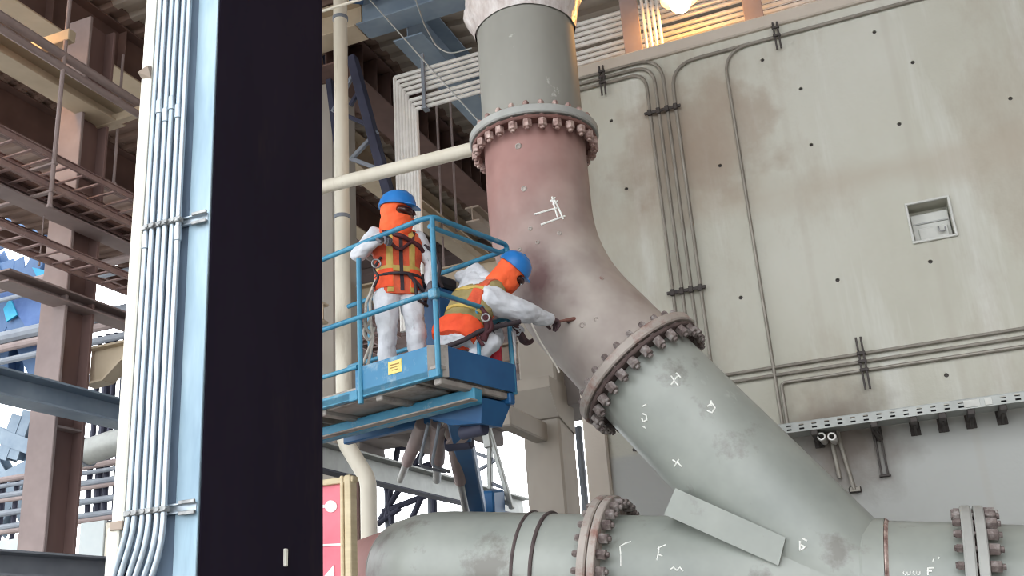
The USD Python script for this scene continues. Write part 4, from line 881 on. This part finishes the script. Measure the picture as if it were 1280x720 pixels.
obj('back_rail', bx((ta0[0], WALL_Y - .124, zb_), (7.9, WALL_Y - .12, zt_), .001), 'tray', tray)
obj('top_lip', bx((ta0[0], YT - .004, zt_), (7.9, YT + .025, zt_ + .006), .001), 'tray', tray)
xj = V(1228, 497, Y=YT)[0]
obj('splice_plate', bx((xj - .16, YT - .012, zb_ + .012), (xj - .03, YT - .004, zt_ - .012), .003), 'vent_white', tray)
obj('splice_plate', bx((xj + .01, YT - .012, zb_ + .012), (xj + .07, YT - .004, zt_ - .012), .003), 'vent_white', tray)
obj('cable_bundle', tube([(ta0[0] + .05, YT + .15, zb_ + .05), (2, YT + .15, zb_ + .05), (7.9, YT + .15, zb_ + .05)], .04, 10), 'black', tray)
for k, px in enumerate((1020, 1093, 1141, 1176, 1211, 1250)):
    x = V(px, 540 - (px - 1020) * .16, Y=WALL_Y - .2)[0]
    t = thing('tray_bracket', ['dark cantilever bracket at the left end under the slotted tray', 'dark bracket under the slotted tray above the hanging double strut', 'small dark bracket under the tray, next right of the hanging strut', 'small dark bracket under the middle of the tray', 'small dark bracket under the tray just left of its splice', 'rightmost small dark bracket under the tray beyond its splice'][k], 'bracket', (x, WALL_Y - .2, zb_ - .1))
    obj('arm', bx((x - .03, YT + .0, zb_ - .05), (x + .03, WALL_Y - .002, zb_ - .001), .006), 'black_iron', t)
    obj('wall_plate', bx((x - .045, WALL_Y - .02, zb_ - .11), (x + .045, WALL_Y - .001, zb_ + .02), .004), 'black_iron', t)
    obj('knee', bar((x, YT + .16, zb_ - .05), (x, WALL_Y - .015, zb_ - .10), .03, .02, (1, 0, 0), .004), 'black_iron', t)
xh = V(1097, 545, Y=YW)[0]
t = thing('hanging_strut', 'dark double strut hanging down the wall below the tray bracket', 'strut', wp(xh, 2.8)); zA, zB = V(1093, 530, Y=YW)[2], V(1105, 596, Y=YW)[2]
obj('arm', bar((xh - .03, WALL_Y - .3, zb_ - .02), (xh + .02, YW, zA - .15), .05, .03, (1, 0, 0), .006), 'black_iron', t)
for s in (-1, 1): obj('rail', bx((xh + s * .028 - .009, YW - .02, zB), (xh + s * .028 + .009, YW + .028, zA - .1), .003), 'black_iron', t)
obj('foot', bx((xh - .05, YW - .022, zB), (xh + .05, YW + .028, zB + .02), .003), 'black_iron', t)
# pair of pipe ends under the tray, with drops and a small box
for k, (px, lab) in enumerate(((1027, 'left of two open conduit ends with bright rims under the tray'), (1040, 'right of two open conduit ends with bright rims under the tray'))):
    c = V(px, 546, Y=WALL_Y - .30)
    obj('conduit_end', [ring(c, (0, 1, 0), .026, .040, .06, .006, 24), ring(c + [0, .15, 0], (0, 1, 0), .026, .036, .25, .004, 24)], 'silver', label=lab, cat='conduit end')
for k, (a, b, lab) in enumerate((((1040, 552), (1050, 598), 'left dark conduit dropping from the tray behind the slanting pipe'), ((1050, 552), (1068, 612), 'right dark conduit dropping from the tray to a small box'))):
    p, q = V(*a, Y=YW - .03), V(*b, Y=YW - .03)
    obj('drop_conduit', tube(fillet([(p[0], WALL_Y - .2, p[2] + .1), p, q], .08, 5), .020, 10), 'conduit_wall', label=lab, cat='conduit')
c = V(1069, 612, Y=YW)
jb = thing('junction_box', 'small dark junction box at the foot of the dropping conduit', 'junction box', c)
obj('body', cbox(c, (.11, .06, .055), None, .008), 'black_iron', jb); obj('lid', cbox(c - [0, .035, 0], (.095, .01, .042), None, .003), 'conduit_wall', jb)
c = V(795, 562, Y=YW)
jb = thing('wall_hook', 'small dark hook low on the wall left of the slanting pipe', 'hook', c)
obj('plate', cbox(c, (.07, .02, .03), None, .004), 'black_iron', jb); obj('hook_bar', tube(fillet([c + [.02, -.01, 0], c + [.02, -.06, 0], c + [.02, -.06, .12]], .02, 3), .008, 8), 'black_iron', jb)

# ------------------------------------------------------------------ left background: column, cable ladders, beams
def bracketed(t, name, pts, mat, **k): return obj(name, pts, mat, t, **k)
c_ = V(79, 410, d=12.5); bxx, byy = c_[0], c_[1]; yb = V(117, 410, X=bxx)[1]
def hcol(name, x0, x1, y0, y1, z1, label, mf, mw, tf=.05, tw=.04, webs=True):
    """H column with its flanges facing the camera and away."""
    t = thing(name, label, 'column', ((x0 + x1) / 2, (y0 + y1) / 2, 0))
    obj('flange', bx((x0, y0, 0), (x1, y0 + tf, z1), .008), mf, t); obj('flange', bx((x0, y1 - tf, 0), (x1, y1, z1), .008), mw if webs else mf, t)
    xm = (x0 + x1) / 2; obj('web', bx((xm + .02, y0 + tf, 0), (xm + tw + .02, y1 - tf, z1), .004), mw, t)
    return t
ct = hcol('steel_column', bxx - .42, bxx, byy, yb, 10.3, 'tall mauve H column in the left background with a brown web, behind the cable ladders', 'steel_mauve', 'steel_red')
for zz in (4.45, 7.9): obj('stiffener', bx((bxx - .16, byy + .05, zz), (bxx - .01, yb - .05, zz + .03), .004), 'steel_mauve', ct)
XN = -8.95
def ladder(z, xn, xf, y0, y1, label, h=.09, sp=.27):
    t = thing('cable_ladder', label, 'cable ladder', ((xn + xf) / 2, (y0 + y1) / 2, z))
    for x in (xn, xf): obj('side_rail', extrude_along(cpoly(h, .035, .006), (x, y0, z), (x, y1, z)), 'cable_ladder', t, smooth=False)
    for y in np.arange(y0 + .1, y1, sp): obj('rung', bx((min(xn, xf), y - .022, z - .03), (max(xn, xf), y + .022, z - .008), .004), 'cable_ladder', t)
    return t
la = ladder(7.55, XN, V(0, 195, Z=7.55)[0], 6.4, 17, 'upper left cable ladder, the highest of three, seen from below')
lb_ = ladder(7.18, XN - .02, V(0, 222, Z=7.18)[0], 6.4, 17, 'second cable ladder, close under the highest one at upper left')
lc = ladder(6.43, XN, V(30, 314, Z=6.43)[0], 6.4, 17, 'lowest cable ladder, crossing in front of the mauve H column')
obj('cable_run', [tube([(XN - .25 - .1 * k, 6.4, 7.22 + .02 * k), (XN - .27 - .1 * k, 11, 7.22), (XN - .25 - .1 * k, 17, 7.22)], .03, 8) for k in range(3)], 'steel_brown', label='brown cables lying along the second cable ladder', cat='cables', kind='stuff')
def chan(name, X, pts, h, w, mat, label, Y1=None):
    p, q = V(*pts[0], X=X), V(*pts[1], X=X); z = (p[2] + q[2]) / 2
    t = thing(name, label, 'beam', (X, (p[1] + q[1]) / 2, z)); y0, y1 = p[1] - 1.2, Y1 or q[1] + 4
    obj('web', bx((X - w / 2 - .01, y0, z - h / 2 + .02), (X - w / 2 + .01, y1, z + h / 2 - .02), .003), mat, t)
    for s in (-1, 1): obj('flange', bx((X - w / 2 - (w / 2 if s else 0), y0, z + s * (h / 2 - .012) - .012), (X + w / 2, y1, z + s * (h / 2 - .012) + .012), .003), mat, t)
    return t
chan('runway_beam', XN - .35, ((0, 222), (165, 303)), .24, .2, 'steel_mauve', 'mauve beam running away under the second cable ladder')
chan('floor_beam', XN + .1, ((0, 478), (155, 518)), .30, .22, 'steel_bluegrey', 'long blue-grey beam crossing low in front of the mauve H column')
chan('floor_beam', XN + .1, ((0, 704), (140, 713)), .26, .26, 'steel_grey', 'grey beam at the bottom left corner crossing the foot of the mauve column')
chan('tie_beam', bxx + .0, ((100, 378), (130, 392)), .16, .2, 'steel_mauve', 'short mauve tie beam leaving the mauve column at mid height')
# hangers
for k, (a, b, lab) in enumerate((((83, 55), (62, 258), 'long hanger rod carrying the two upper cable ladders'), ((146, 130), (142, 230), 'slim hanger rod behind the upper ladder near the cream lip'), ((50, 262), (49, 330), 'thin hanger wire between the second and lowest cable ladders'))):
    x = XN + .03 if k == 0 else XN - .5; p = V(*b, X=x); top = V(*a, X=x)
    t = thing('hanger_rod', lab, 'hanger', p)
    obj('rod', cyl(p, np.array([p[0], p[1], max(top[2], 10.0) if k != 2 else top[2]]), .028 if k == 0 else .02 if k < 2 else .008, 10), 'steel_mauve', t)
    if k == 0:
        for zz in (7.45, 7.08): obj('crossbar', bx((p[0] - 1.0, p[1] - .03, zz - .03), (p[0] + .04, p[1] + .03, zz), .004), 'steel_mauve', t)
    obj('nut', cyl(p - [0, 0, .02], p + [0, 0, .02], .04 if k < 2 else .014, 6), 'steel_mauve', t)
z = V(83, 47, X=XN)[2]; y = V(83, 47, X=XN)[1]
obj('hanger_beam', bx((-10.3, y - .06, z - .08), (XN + .1, y + .06, z + .08), .01), 'steel_cream', label='short pale crossbeam at the head of the long hanger rod', cat='beam')
# pipes high on the left
z0 = V(90, 82, X=XN)[2]
for k, (dx, dz, r, lab) in enumerate(((0, .06, .06, 'upper of two thin pipes running away at the upper left'), (.02, -.12, .05, 'lower of two thin pipes running away at the upper left'))):
    obj('service_pipe', tube([(XN + dx, 5.5, z0 + dz), (XN + dx, 11, z0 + dz), (XN + dx, 19, z0 + dz)], r, 12), 'steel_mauve', label=lab, cat='pipe')
roof_beam('crane_beam', (XN - .5, 5.0, V(60, 100, X=XN - .5)[2]), (XN - .5, 9.6, V(60, 100, X=XN - .5)[2]), .26, .34, 'steel_cream', 'cream beam under the two thin pipes at the upper left')
for k, (a, b, lab) in enumerate((((112, 161), (182, 137), 'pale strut meeting the cream lip of the channel at upper left'),)):
    Y_ = yb - .04
    obj('strut', bar(V(*a, Y=Y_), V(*b, Y=Y_), .12, .12, ez, .01), 'steel_cream', label=lab, cat='strut')
# tan beam with a haunch to the right of the mauve column
YT_ = yb + .1; p, q = V(90, 447, Y=YT_), V(160, 431, Y=YT_); zt2 = p[2] + .02
t = thing('haunched_beam', 'tan beam with a haunched end leaving the mauve column towards the right', 'beam', (p + q) / 2)
pol = [(bxx - .1, zt2 - .44), (bxx + .20, zt2 - .42), (bxx + .48, zt2 - .20), (bxx + 3.4, zt2 - .19), (bxx + 3.4, zt2), (bxx - .1, zt2)]
hm_ = trimesh.creation.extrude_polygon(Polygon(pol), .02, engine='earcut'); v = hm_.vertices.copy(); hm_.vertices = np.stack([v[:, 0], YT_ + v[:, 2], v[:, 1]], 1); hm_.fix_normals()
obj('web', hm_, 'steel_cream', t, smooth=False)
obj('top_flange', bx((bxx - .1, YT_ - .11, zt2), (bxx + 3.4, YT_ + .13, zt2 + .03), .004), 'steel_cream', t)
for (a, b) in zip(pol[:3], pol[1:4]): obj('bottom_flange', bar((a[0], YT_, a[1]), (b[0], YT_, b[1]), .22, .03, (0, 1, 0), .004) if False else bar((a[0], YT_ + .01, a[1] - .015), (b[0], YT_ + .01, b[1] - .015), .22, .03, ez, .004), 'steel_cream', t)
# pale panels low behind the column
for k, (a, b, m_, lab) in enumerate(((100, 131, 'white_sheet', 'pale bluish panel low between the mauve column and the dark column'), (132, 158, 'pole_cream', 'cream panel low beside the bright channel on the dark column'), (0, 28, 'white_sheet', 'pale panel low at the far left edge beside the mauve column'))):
    Y_ = 11.4; p, q = V(a, 660, Y=Y_), V(b, 650 if k < 2 else 672, Y=Y_)
    t = thing('panel', lab, 'panel', (p + q) / 2 * [1, 1, 0]); obj('sheet', bx((p[0], Y_, .1), (q[0], Y_ + .06, q[2]), .01), m_, t)
    obj('post', bx((p[0], Y_ + .06, 0), (p[0] + .08, Y_ + .14, q[2]), .006), 'steel_grey', t); obj('post', bx((q[0] - .08, Y_ + .06, 0), (q[0], Y_ + .14, q[2]), .006), 'steel_grey', t)
# pipe rack far behind, between the mauve column and the dark one
rk = thing('pipe_rack', 'distant dark rack of level pipes and posts against the bright sky', 'pipe rack', V(128, 600, Y=17) * [1, 1, 0])
for k, (y_, r) in enumerate(((330, .1), (345, .06), (395, .16), (408, .1), (425, .08), (470, .08), (580, .07), (588, .05), (601, .07), (607, .05), (624, .07), (642, .07), (648, .06))):
    p = V(128, y_, Y=17); obj('pipe', tube([p - [4.5, 0, 0], p, p + [4.5, 0, 0]], r, 10), 'steel_grey' if k % 3 else 'steel_mauve', rk)
for k, px in enumerate((4, 22, 46, 112, 124, 133, 147, 158)):
    p = V(px, 600, Y=17.2); obj('post', cyl((p[0], p[1], 0), (p[0], p[1], 9.0 if k > 2 else 6), .09 - .03 * (k % 2), 10), 'steel_navy', rk)
bp = V(137, 556, Y=15.5); t = thing('duct', 'thick grey duct far behind, between the mauve and dark columns', 'duct', bp)
obj('duct_body', tube([bp - [.75, 0, .1], bp + [.1, 0, .02], bp + [2.0, 0, .1]], .27, 24), 'tray', t)
for s in (-.55, .5): obj('band', ring(bp + [s, 0, -.07 if s < 0 else .04], (1, 0, .08), .26, .30, .05, .006, 32), 'steel_grey', t)
obj('duct_post', cyl((bp[0] + 1.2, bp[1], 0), (bp[0] + 1.2, bp[1], bp[2] - .2), .08, 10), 'steel_grey', t)
# blue trusses outside at the far left
def truss(name, pts, Y_, w, mat, label):
    t = thing(name, label, 'truss', V(*pts[0][0], Y=Y_))
    for i_, (a, b) in enumerate(pts): obj('member', hbeam(V(*a, Y=Y_ + .013 * i_), V(*b, Y=Y_ + .013 * i_), w, w, .03, .025, (0, 1, 0)), mat, t, smooth=False)
    return t
truss('truss', [((-12, 318), (58, 470)), ((62, 318), (-14, 452)), ((-10, 398), (70, 440)), ((18, 330), (10, 470)), ((-10, 360), (40, 335))], 17.6, .50, 'steel_blue', 'blue cross-braced truss against the white sky at the left edge')
truss('truss', [((-10, 250), (68, 292)), ((45, 240), (12, 300)), ((20, 240), (30, 300)), ((-10, 300), (68, 268))], 16.2, .42, 'steel_blue', 'blue truss between the second and lowest cable ladders at the left edge')
truss('truss', [((-10, 540), (60, 566)), ((-10, 610), (60, 575)), ((28, 520), (8, 575)), ((42, 515), (22, 575)), ((-10, 565), (45, 660)), ((40, 585), (-5, 668))], 17.8, .34, 'steel_bluegrey', 'blue-grey truss low at the left edge under the blue-grey beam')
def sheet(name, pts, Y_, mat, label):
    P = [V(a, b, Y=Y_ + .1 * math.sin(i * 2.1)) for i, (a, b) in enumerate(pts)]; c = np.mean(P, 0)
    n_ = 7; rows = []
    g_ = trimesh.creation.extrude_polygon(Polygon([(p[0], p[2]) for p in P]), .05, engine='earcut'); v = g_.vertices.copy(); g_.vertices = np.stack([v[:, 0], Y_ + v[:, 2], v[:, 1]], 1); g_.fix_normals()
    return obj(name, g_, mat, label=label, cat='sheet', smooth=False)
sheet('tarpaulin', [(-4, 345), (22, 350), (48, 372), (60, 420), (58, 452), (46, 452), (30, 405), (10, 372), (-4, 372)], 17.28, 'cloth_blue', 'deep blue tarpaulin hung behind the left truss')
sheet('tarpaulin', [(40, 334), (64, 340), (64, 352), (46, 346)], 17.26, 'cyan_sheet', 'small cyan sheet beside the mauve column top edge of the blue truss')
sheet('tarpaulin', [(4, 386), (16, 374), (18, 392), (8, 402)], 17.24, 'cyan_sheet', 'small cyan sheet at the crossing of the left blue truss')
# small white lamp hanging by the second ladder
def bulb_lamp(px, py, Y_, r, mat, label, rodz):
    c = V(px, py, Y=Y_); t = thing('work_lamp', label, 'lamp', c)
    obj('bulb', sph(c, r, 48), mat, t, smooth=True)
    obj('shade', lathe([(r * .6, r * .95), (r * 1.7, r * .45), (r * 1.75, r * .40), (r * 1.75, r * .47), (r * .65, r * 1.1)], c, ez, 28), 'tray', t)
    obj('socket', cyl(c + [0, 0, r * .9], c + [0, 0, r * 2.0], r * .6, 16), 'black', t)
    obj('rod', cyl(c + [0, 0, r * 2], (c[0], c[1], rodz), .012, 8), 'black', t)
    return c
bulb_lamp(67, 272, 10.6, .07, 'lamp_white', 'small glaring white lamp hanging beside the mauve column', 11.17)

# ------------------------------------------------------------------ middle background
# cream vertical pipe with an offset bend under the platform
YPO = 10.2; pp = [V(425, -60, Y=YPO), V(430, 470, Y=YPO)]; xq = V(428, 300, Y=YPO)[0]
rpo = .096; xb2 = V(461, 640, Y=YPO)[0]; zb1, zb2 = V(432, 553, Y=YPO)[2], V(455, 598, Y=YPO)[2]
t = thing('cream_pipe', 'cream vertical pipe left of the workers, offset to the right below the platform', 'pipe', (xq, YPO, 0))
obj('pipe_body', tube(fillet([(xq, YPO, 11.0), (xq, YPO, zb1 + .02), (xb2, YPO, zb2 - .02), (xb2, YPO, .3)], .35, 8), rpo, 28), 'pole_cream', t, smooth=True)
for zz in (6.9, 9.9): obj('pipe_clip', ring((xq, YPO, zz), (0, 0, 1), rpo * .98, rpo + .012, .05, .003, 28), 'steel_grey', t)
obj('foot', ring((xb2, YPO, .15), (0, 0, 1), rpo * .9, rpo + .06, .3, .01, 28), 'steel_grey', t)
YD = 8.72; zD = (V(415, 232, Y=YD)[2] + V(580, 188, Y=YD)[2]) / 2
obj('level_pipe', tube(fillet([(V(335, 255, Y=YD)[0], YD, 11.0), (V(335, 255, Y=YD)[0], YD, zD), (-3.15, YD, zD), (-3.0, 9.3, zD)], .2, 6), .075, 24), 'pole_cream', label='cream level pipe crossing from the cream vertical pipe to the bolted flange', cat='pipe', smooth=True)
obj('thin_bar', tube([V(403, 14, Y=8.8), V(428, 6, Y=8.8), V(448, 0, Y=8.8), V(468, -6, Y=8.8)], .018, 8), 'pole_cream', label='thin pale bar across the top of the cream vertical pipe', cat='bar')
x0, x1 = V(385, 200, Y=12.2)[0], V(417, 200, Y=12.2)[0]
obj('concrete_column', bx((x0, 12.2, 0), (x1, 12.9, 10.4), .03), 'concrete_far', label='pale concrete column showing as a strip beside the dark front column', cat='column')
# bundle of bright conduits under the roof, turned down at its left end
YB = 11.0; ztop, zlow = 9.28, 8.72; xo = V(490, 100, Y=YB)[0]
TOPN = ['topmost', 'second from the top', 'third from the top', 'fourth from the top', 'fifth from the top', 'sixth from the top', 'seventh from the top', 'lowest']
for k in range(8):
    zz = ztop - (ztop - zlow) * k / 7 - (.035 if k > 4 else 0); x = xo + .045 + .046 * k
    obj('roof_conduit', tube(fillet([(x, YB, 5.5), (x, YB, zz), (2.5, YB, zz)], .02 + .0 * k, 3), .029, 10), 'silver', label=f'{TOPN[k]} of the eight silver conduits turning down behind the standing worker', cat='conduit', group='silver conduit bundle')
x = V(530, 70, Y=YB)[0]
t = thing('conduit_hanger', 'small grey hanger holding the silver conduit bundle left of the grey pipe', 'hanger', (x, YB - .05, zlow - .1))
obj('strut', bx((x - .025, YB - .075, zlow - .08), (x + .025, YB - .035, ztop + .22), .005), 'steel_grey', t); obj('foot', bx((x - .04, YB - .08, zlow - .10), (x + .04, YB + .05, zlow - .07), .004), 'steel_grey', t)
for k, (px, mat, lab) in enumerate(((790, 'steel_mauve', 'mauve steel post on top of the wall beside the lit yellow conduits'), (946, 'steel_mauve', 'mauve steel post on top of the wall to the right of the warm lamp'))):
    p = V(px, 40, Y=10.45)
    t = thing('wall_post', lab, 'post', (p[0], 10.45, WALL_TOP + .1)); 
    obj('front_flange', bx((p[0] - .11, 10.42, WALL_TOP + .14), (p[0] + .11, 10.445, 10.3), .004), mat, t)
    obj('web', bx((p[0] - .012, 10.445, WALL_TOP + .14), (p[0] + .012, 10.62, 10.3), .003), mat, t)
    obj('base', bx((p[0] - .15, 10.38, WALL_TOP + .12), (p[0] + .15, 10.66, WALL_TOP + .15), .004), mat, t)
xs4 = V(816, 40, Y=10.45)[0]
for k in range(4):
    obj('riser_conduit', tube([(xs4 - .095 + .063 * k, 10.46, WALL_TOP + .1), (xs4 - .095 + .063 * k, 10.46, 9.5), (xs4 - .095 + .063 * k, 10.46, 11.0)], .021, 10), 'silver', label=f"{['leftmost', 'second', 'third', 'rightmost'][k]} of four conduits rising from the wall head, lit yellow by the lamp", cat='conduit', group='yellow-lit riser conduits')
bulb_lamp(850, 3, 10.22, .13, 'lamp_bulb', 'glaring warm lamp above the wall head under the roof', 10.6)
bulb_lamp(-40, 34, 7.4, .13, 'lamp_bulb', 'warm lamp beyond the left edge near the upper pipes', 10.5)
obj('valley_sheet', corrugated(-2.6, 7.9, 11.25, 11.3, 8.0, .2).apply_transform(np.eye(4)) if False else bx((-3.2, 11.35, WALL_TOP - 1), (7.9, 11.42, 8.55), .01), 'concrete_edge', label='pale flashing strip behind the wall head under the silver conduits', cat='flashing')
# thin cables slung under the roof
obj('sling_wire', tube([V(452, -12, Y=9.6), V(530, 76, Y=9.6), V(604, 158, Y=9.6)], .010, 6), 'tray', label='thin straight wire slanting from the top across the silver conduits', cat='wire')
obj('sling_wire', tube(fillet([V(516, -10, Y=10.2), V(530, 30, Y=10.2), V(545, 58, Y=10.2), V(562, 68, Y=10.2), V(590, 60, Y=10.2)], .5, 5), .010, 6), 'tray', label='thin sagging wire at the top left of the grey pipe', cat='wire')
# dark lattice brace by the cream pipe
YL = 11.8; lt = thing('lattice_brace', 'dark slanting lattice brace between the cream pipe and silver conduits', 'brace', V(460, 160, Y=YL))
obj('chord', bar(V(440, 72, Y=YL), V(487, 246, Y=YL), .14, .16, (0, 1, 0), .01), 'steel_navy', lt); obj('chord', bar(V(408, 70, Y=YL + .3), V(430, 246, Y=YL + .3), .10, .1, (0, 1, 0), .01), 'steel_navy', lt)
for a, b in (((440, 96), (416, 140)), ((418, 138), (468, 160)), ((440, 198), (472, 164)), ((438, 198), (480, 214)), ((430, 232), (480, 216)), ((452, 108), (438, 132))): obj('diagonal', bar(V(*a, Y=YL), V(*b, Y=YL), .06, .06, (0, 1, 0), .006), 'steel_grey' if a[1] in (96, 198) else 'steel_navy', lt)
# lower beams seen through the platform rails
roof_beam('tie_beam', (-6.3, 12.2, 7.95), (-6.3, 20.9, 7.95), .3, .26, 'steel_cream', 'pale beam running away to the right of the standing worker')
roof_beam('tie_beam', (-5.3, 12.4, 7.6), (-5.3, 20.9, 7.6), .25, .22, 'steel_beige', 'beige beam running away behind the crouching worker')
roof_beam('tie_beam', (-8.1, 12.95, 6.9), (-4.2, 12.95, 6.9), .3, .25, 'steel_cream', 'cream crossbeam behind the standing worker at rail height', tf=.03)
roof_beam('tie_beam', (-8.1, 14.4, 6.0), (-4.2, 14.4, 6.0), .3, .25, 'steel_beige', 'beige crossbeam behind the standing worker near his knees', tf=.03)
for k, px in enumerate((551, 569)):
    p = V(px, 250, Y=13.4); obj('drop_rod', cyl((p[0], p[1], V(px, 290, Y=13.4)[2] if k else 7.1), (p[0], p[1], 10.6), .02, 8), 'steel_mauve', label=['slim rod hanging right of the standing worker, left one', 'slim rod hanging right of the standing worker, nearer the pipe'][k], cat='rod')
# mezzanine: slab with ribs, concrete column and haunch
mz = thing('mezzanine_slab', None, None, (-7, 16, 4.9), kind='structure')
obj('slab', bx((-10.0, 13.0, 4.88), (-4.0, 15.0, 5.2), .02), 'slab', mz)
obj('edge_beam', bx((-10.0, 12.95, 4.68), (-4.0, 13.2, 5.25), .02), 'slab', mz)
for x in np.arange(-9.6, -4.0, 1.1): obj('rib', bx((x, 13.2, 4.66), (x + .22, 15.0, 4.9), .015), 'slab', mz)
xa, xb3 = V(655, 560, Y=12.6)[0], V(702, 560, Y=12.6)[0]
cc = thing('concrete_column', 'beige concrete column behind the elbow, right of the platform', 'column', ((xa + xb3) / 2, 12.6, 0))
obj('shaft', bx((xa, 12.6, 0), (xb3, 13.2, 8.0), .03), 'concrete_far', cc)
obj('capital', trimesh.convex.convex_hull(np.array([(x, y, z) for x in (xa - .02, xb3 + .02) for y, z in ((12.55, 4.45), (13.2, 4.3), (12.25, 4.95), (13.2, 4.95), (12.25, 4.8))])), 'concrete_far', cc, smooth=False)
p, q = V(596, 502, X=V(640, 520, Y=11.6)[0]), V(690, 540, X=V(640, 520, Y=11.6)[0])
obj('haunch_beam', bx((p[0] - .10, 11.3, p[2] - .16), (p[0] + .10, 13.0, p[2] + .1), .02), 'concrete_far', label='beige concrete beam sloping away to the concrete column under the platform', cat='beam')
# bright light strips under the mezzanine
for k, (px, py) in enumerate(((470, 541), (627, 506), (588, 516))):
    c = V(px, py, Z=4.84); c[2] = 4.855
    t = thing('bulkhead_lamp', ['small white lamp under the mezzanine left below the platform', 'small white lamp under the mezzanine right below the platform', 'small white lamp under the mezzanine behind the boom'][k], 'lamp', c)
    obj('housing', cbox(c + [0, 0, .0], (.16, .16, .05), None, .01), 'tray', t); obj('diffuser', lathe([(1e-4, -.06), (.05, -.05), (.065, -.02), (.06, 0), (1e-4, 0)], c - [0, 0, .024], ez, 20), 'lamp_white', t)
# long grey walkway beam under the mezzanine and dark scaffold bars beyond
XG = V(520, 600, Y=13.6)[0]; p, q = V(405, 566, X=XG), V(576, 622, X=XG)
t = thing('walkway_beam', 'pale grey channel beam crossing behind the boom below the mezzanine', 'beam', (p + q) / 2)
zb_ = (p[2] + q[2]) / 2
obj('web', bx((XG - .02, 9.0, zb_ - .17), (XG, 18, zb_ + .15), .004), 'tray', t); obj('flange', bx((XG - .02, 9.0, zb_ + .15), (XG + .16, 18, zb_ + .18), .004), 'tray', t); obj('flange', bx((XG - .02, 9.0, zb_ - .20), (XG + .16, 18, zb_ - .17), .004), 'steel_navy', t)
sc_ = thing('scaffold', 'distant dark scaffold bars in the bright gap left of the boom', 'scaffold', V(510, 600, Y=15) * [1, 1, 0])
for a, b in (((482, 650), (500, 545)), ((475, 650), (532, 560)), ((478, 640), (545, 615)), ((470, 600), (540, 580)), ((541, 590), (543, 650)), ((500, 560), (560, 545)), ((512, 655), (536, 600)), ((472, 655), (500, 635)), ((476, 560), (490, 655))):
    obj('tube_bar', cyl(V(*a, Y=15), V(*b, Y=15), .05, 10), 'steel_navy', sc_)
for px in (484, 538): p = V(px, 620, Y=15.1); obj('standard', cyl((p[0], p[1], 0), (p[0], p[1], 4.5), .05, 10), 'steel_grey', sc_)
for k, px in enumerate((714, 727)):
    p = V(px, 580, Y=16); obj('far_post', cyl((p[0], p[1], 0), (p[0], p[1], 5.0), .06, 10), 'steel_grey', label=['thin distant post in the bright gap left of the wall end', 'thin distant post touching the pilaster at the wall end'][k], cat='post')
tb_ = thing('far_truss', 'distant dark pipework showing between the concrete column and elbow', 'pipework', V(712, 500, Y=15))
for a, b, r in (((690, 470), (735, 478), .09), ((688, 495), (740, 500), .12), ((690, 512), (740, 516), .07), ((705, 450), (707, 530), .05), ((722, 455), (723, 520), .05), ((690, 450), (730, 520), .05)): obj('bar', cyl(V(*a, Y=15), V(*b, Y=15), r, 10), 'steel_grey' if r > .08 else 'steel_navy', tb_)
# beige wall piece, timber frame and the red board
YS = 7.45
p0, p1_ = V(380, 602, Y=YS), V(432, 604, Y=YS); zr = p1_[2]
sg_ = thing('sign_board', 'pinkish red board with white markings in a pale timber frame behind the dark column', 'sign', ((p0[0] + p1_[0]) / 2, YS, 0))
obj('board', bx((p0[0], YS, .3), (p1_[0], YS + .04, zr), .004), 'sign_red', sg_)
def mk(poly):
    g_ = trimesh.creation.extrude_polygon(Polygon([(V(a, b, Y=YS)[0], V(a, b, Y=YS)[2]) for a, b in poly]), .006, engine='earcut'); v = g_.vertices.copy(); g_.vertices = np.stack([v[:, 0], YS - .008 + v[:, 2], v[:, 1]], 1); g_.fix_normals(); obj('marking', g_, 'sign_white', sg_, smooth=False)
mk([(414 + 7.5 * math.cos(a), 633 + 7.5 * math.sin(a)) for a in np.linspace(0, 2 * math.pi, 20, endpoint=False)])
mk([(395, 631), (406.3, 631), (406.3, 635), (395, 635)]); mk([(398, 680.5), (431, 679), (431, 682), (398, 683.5)]); mk([(406, 720), (418, 706), (418, 722), (406, 724)])
for (a, b) in ((428.5, 432.5), (434, 442)):
    xa_, xb_ = V(a, 640, Y=YS)[0], V(b, 640, Y=YS)[0]; obj('frame_post', bx((xa_, YS - .05, 0), (xb_, YS + .06, zr + .06), .008), 'wood_frame', sg_)
obj('frame_top', bx((p0[0] - .05, YS - .04, zr), (V(444, 600, Y=YS)[0], YS + .05, zr + .05), .006), 'wood_frame', sg_)
xa_, xb_ = V(441, 640, Y=10.9)[0], V(449, 640, Y=10.9)[0]
obj('brown_post', bx((xa_, 10.9, 0), (xb_, 11.02, V(446, 600, Y=10.9)[2]), .008), 'steel_brown', label='narrow brown post between the timber frame and the cream pipe', cat='post')
p, q = V(380, 560, Y=12.9), V(445, 610, Y=12.9)
obj('wall_panel', bx((p[0], 12.96, 0), (q[0], 13.1, 4.5), .01), 'concrete_far', label='beige wall piece above the red board, behind the cream pipe', cat='wall panel')
p = V(408, 575, Y=12); q = V(448, 590, Y=12)
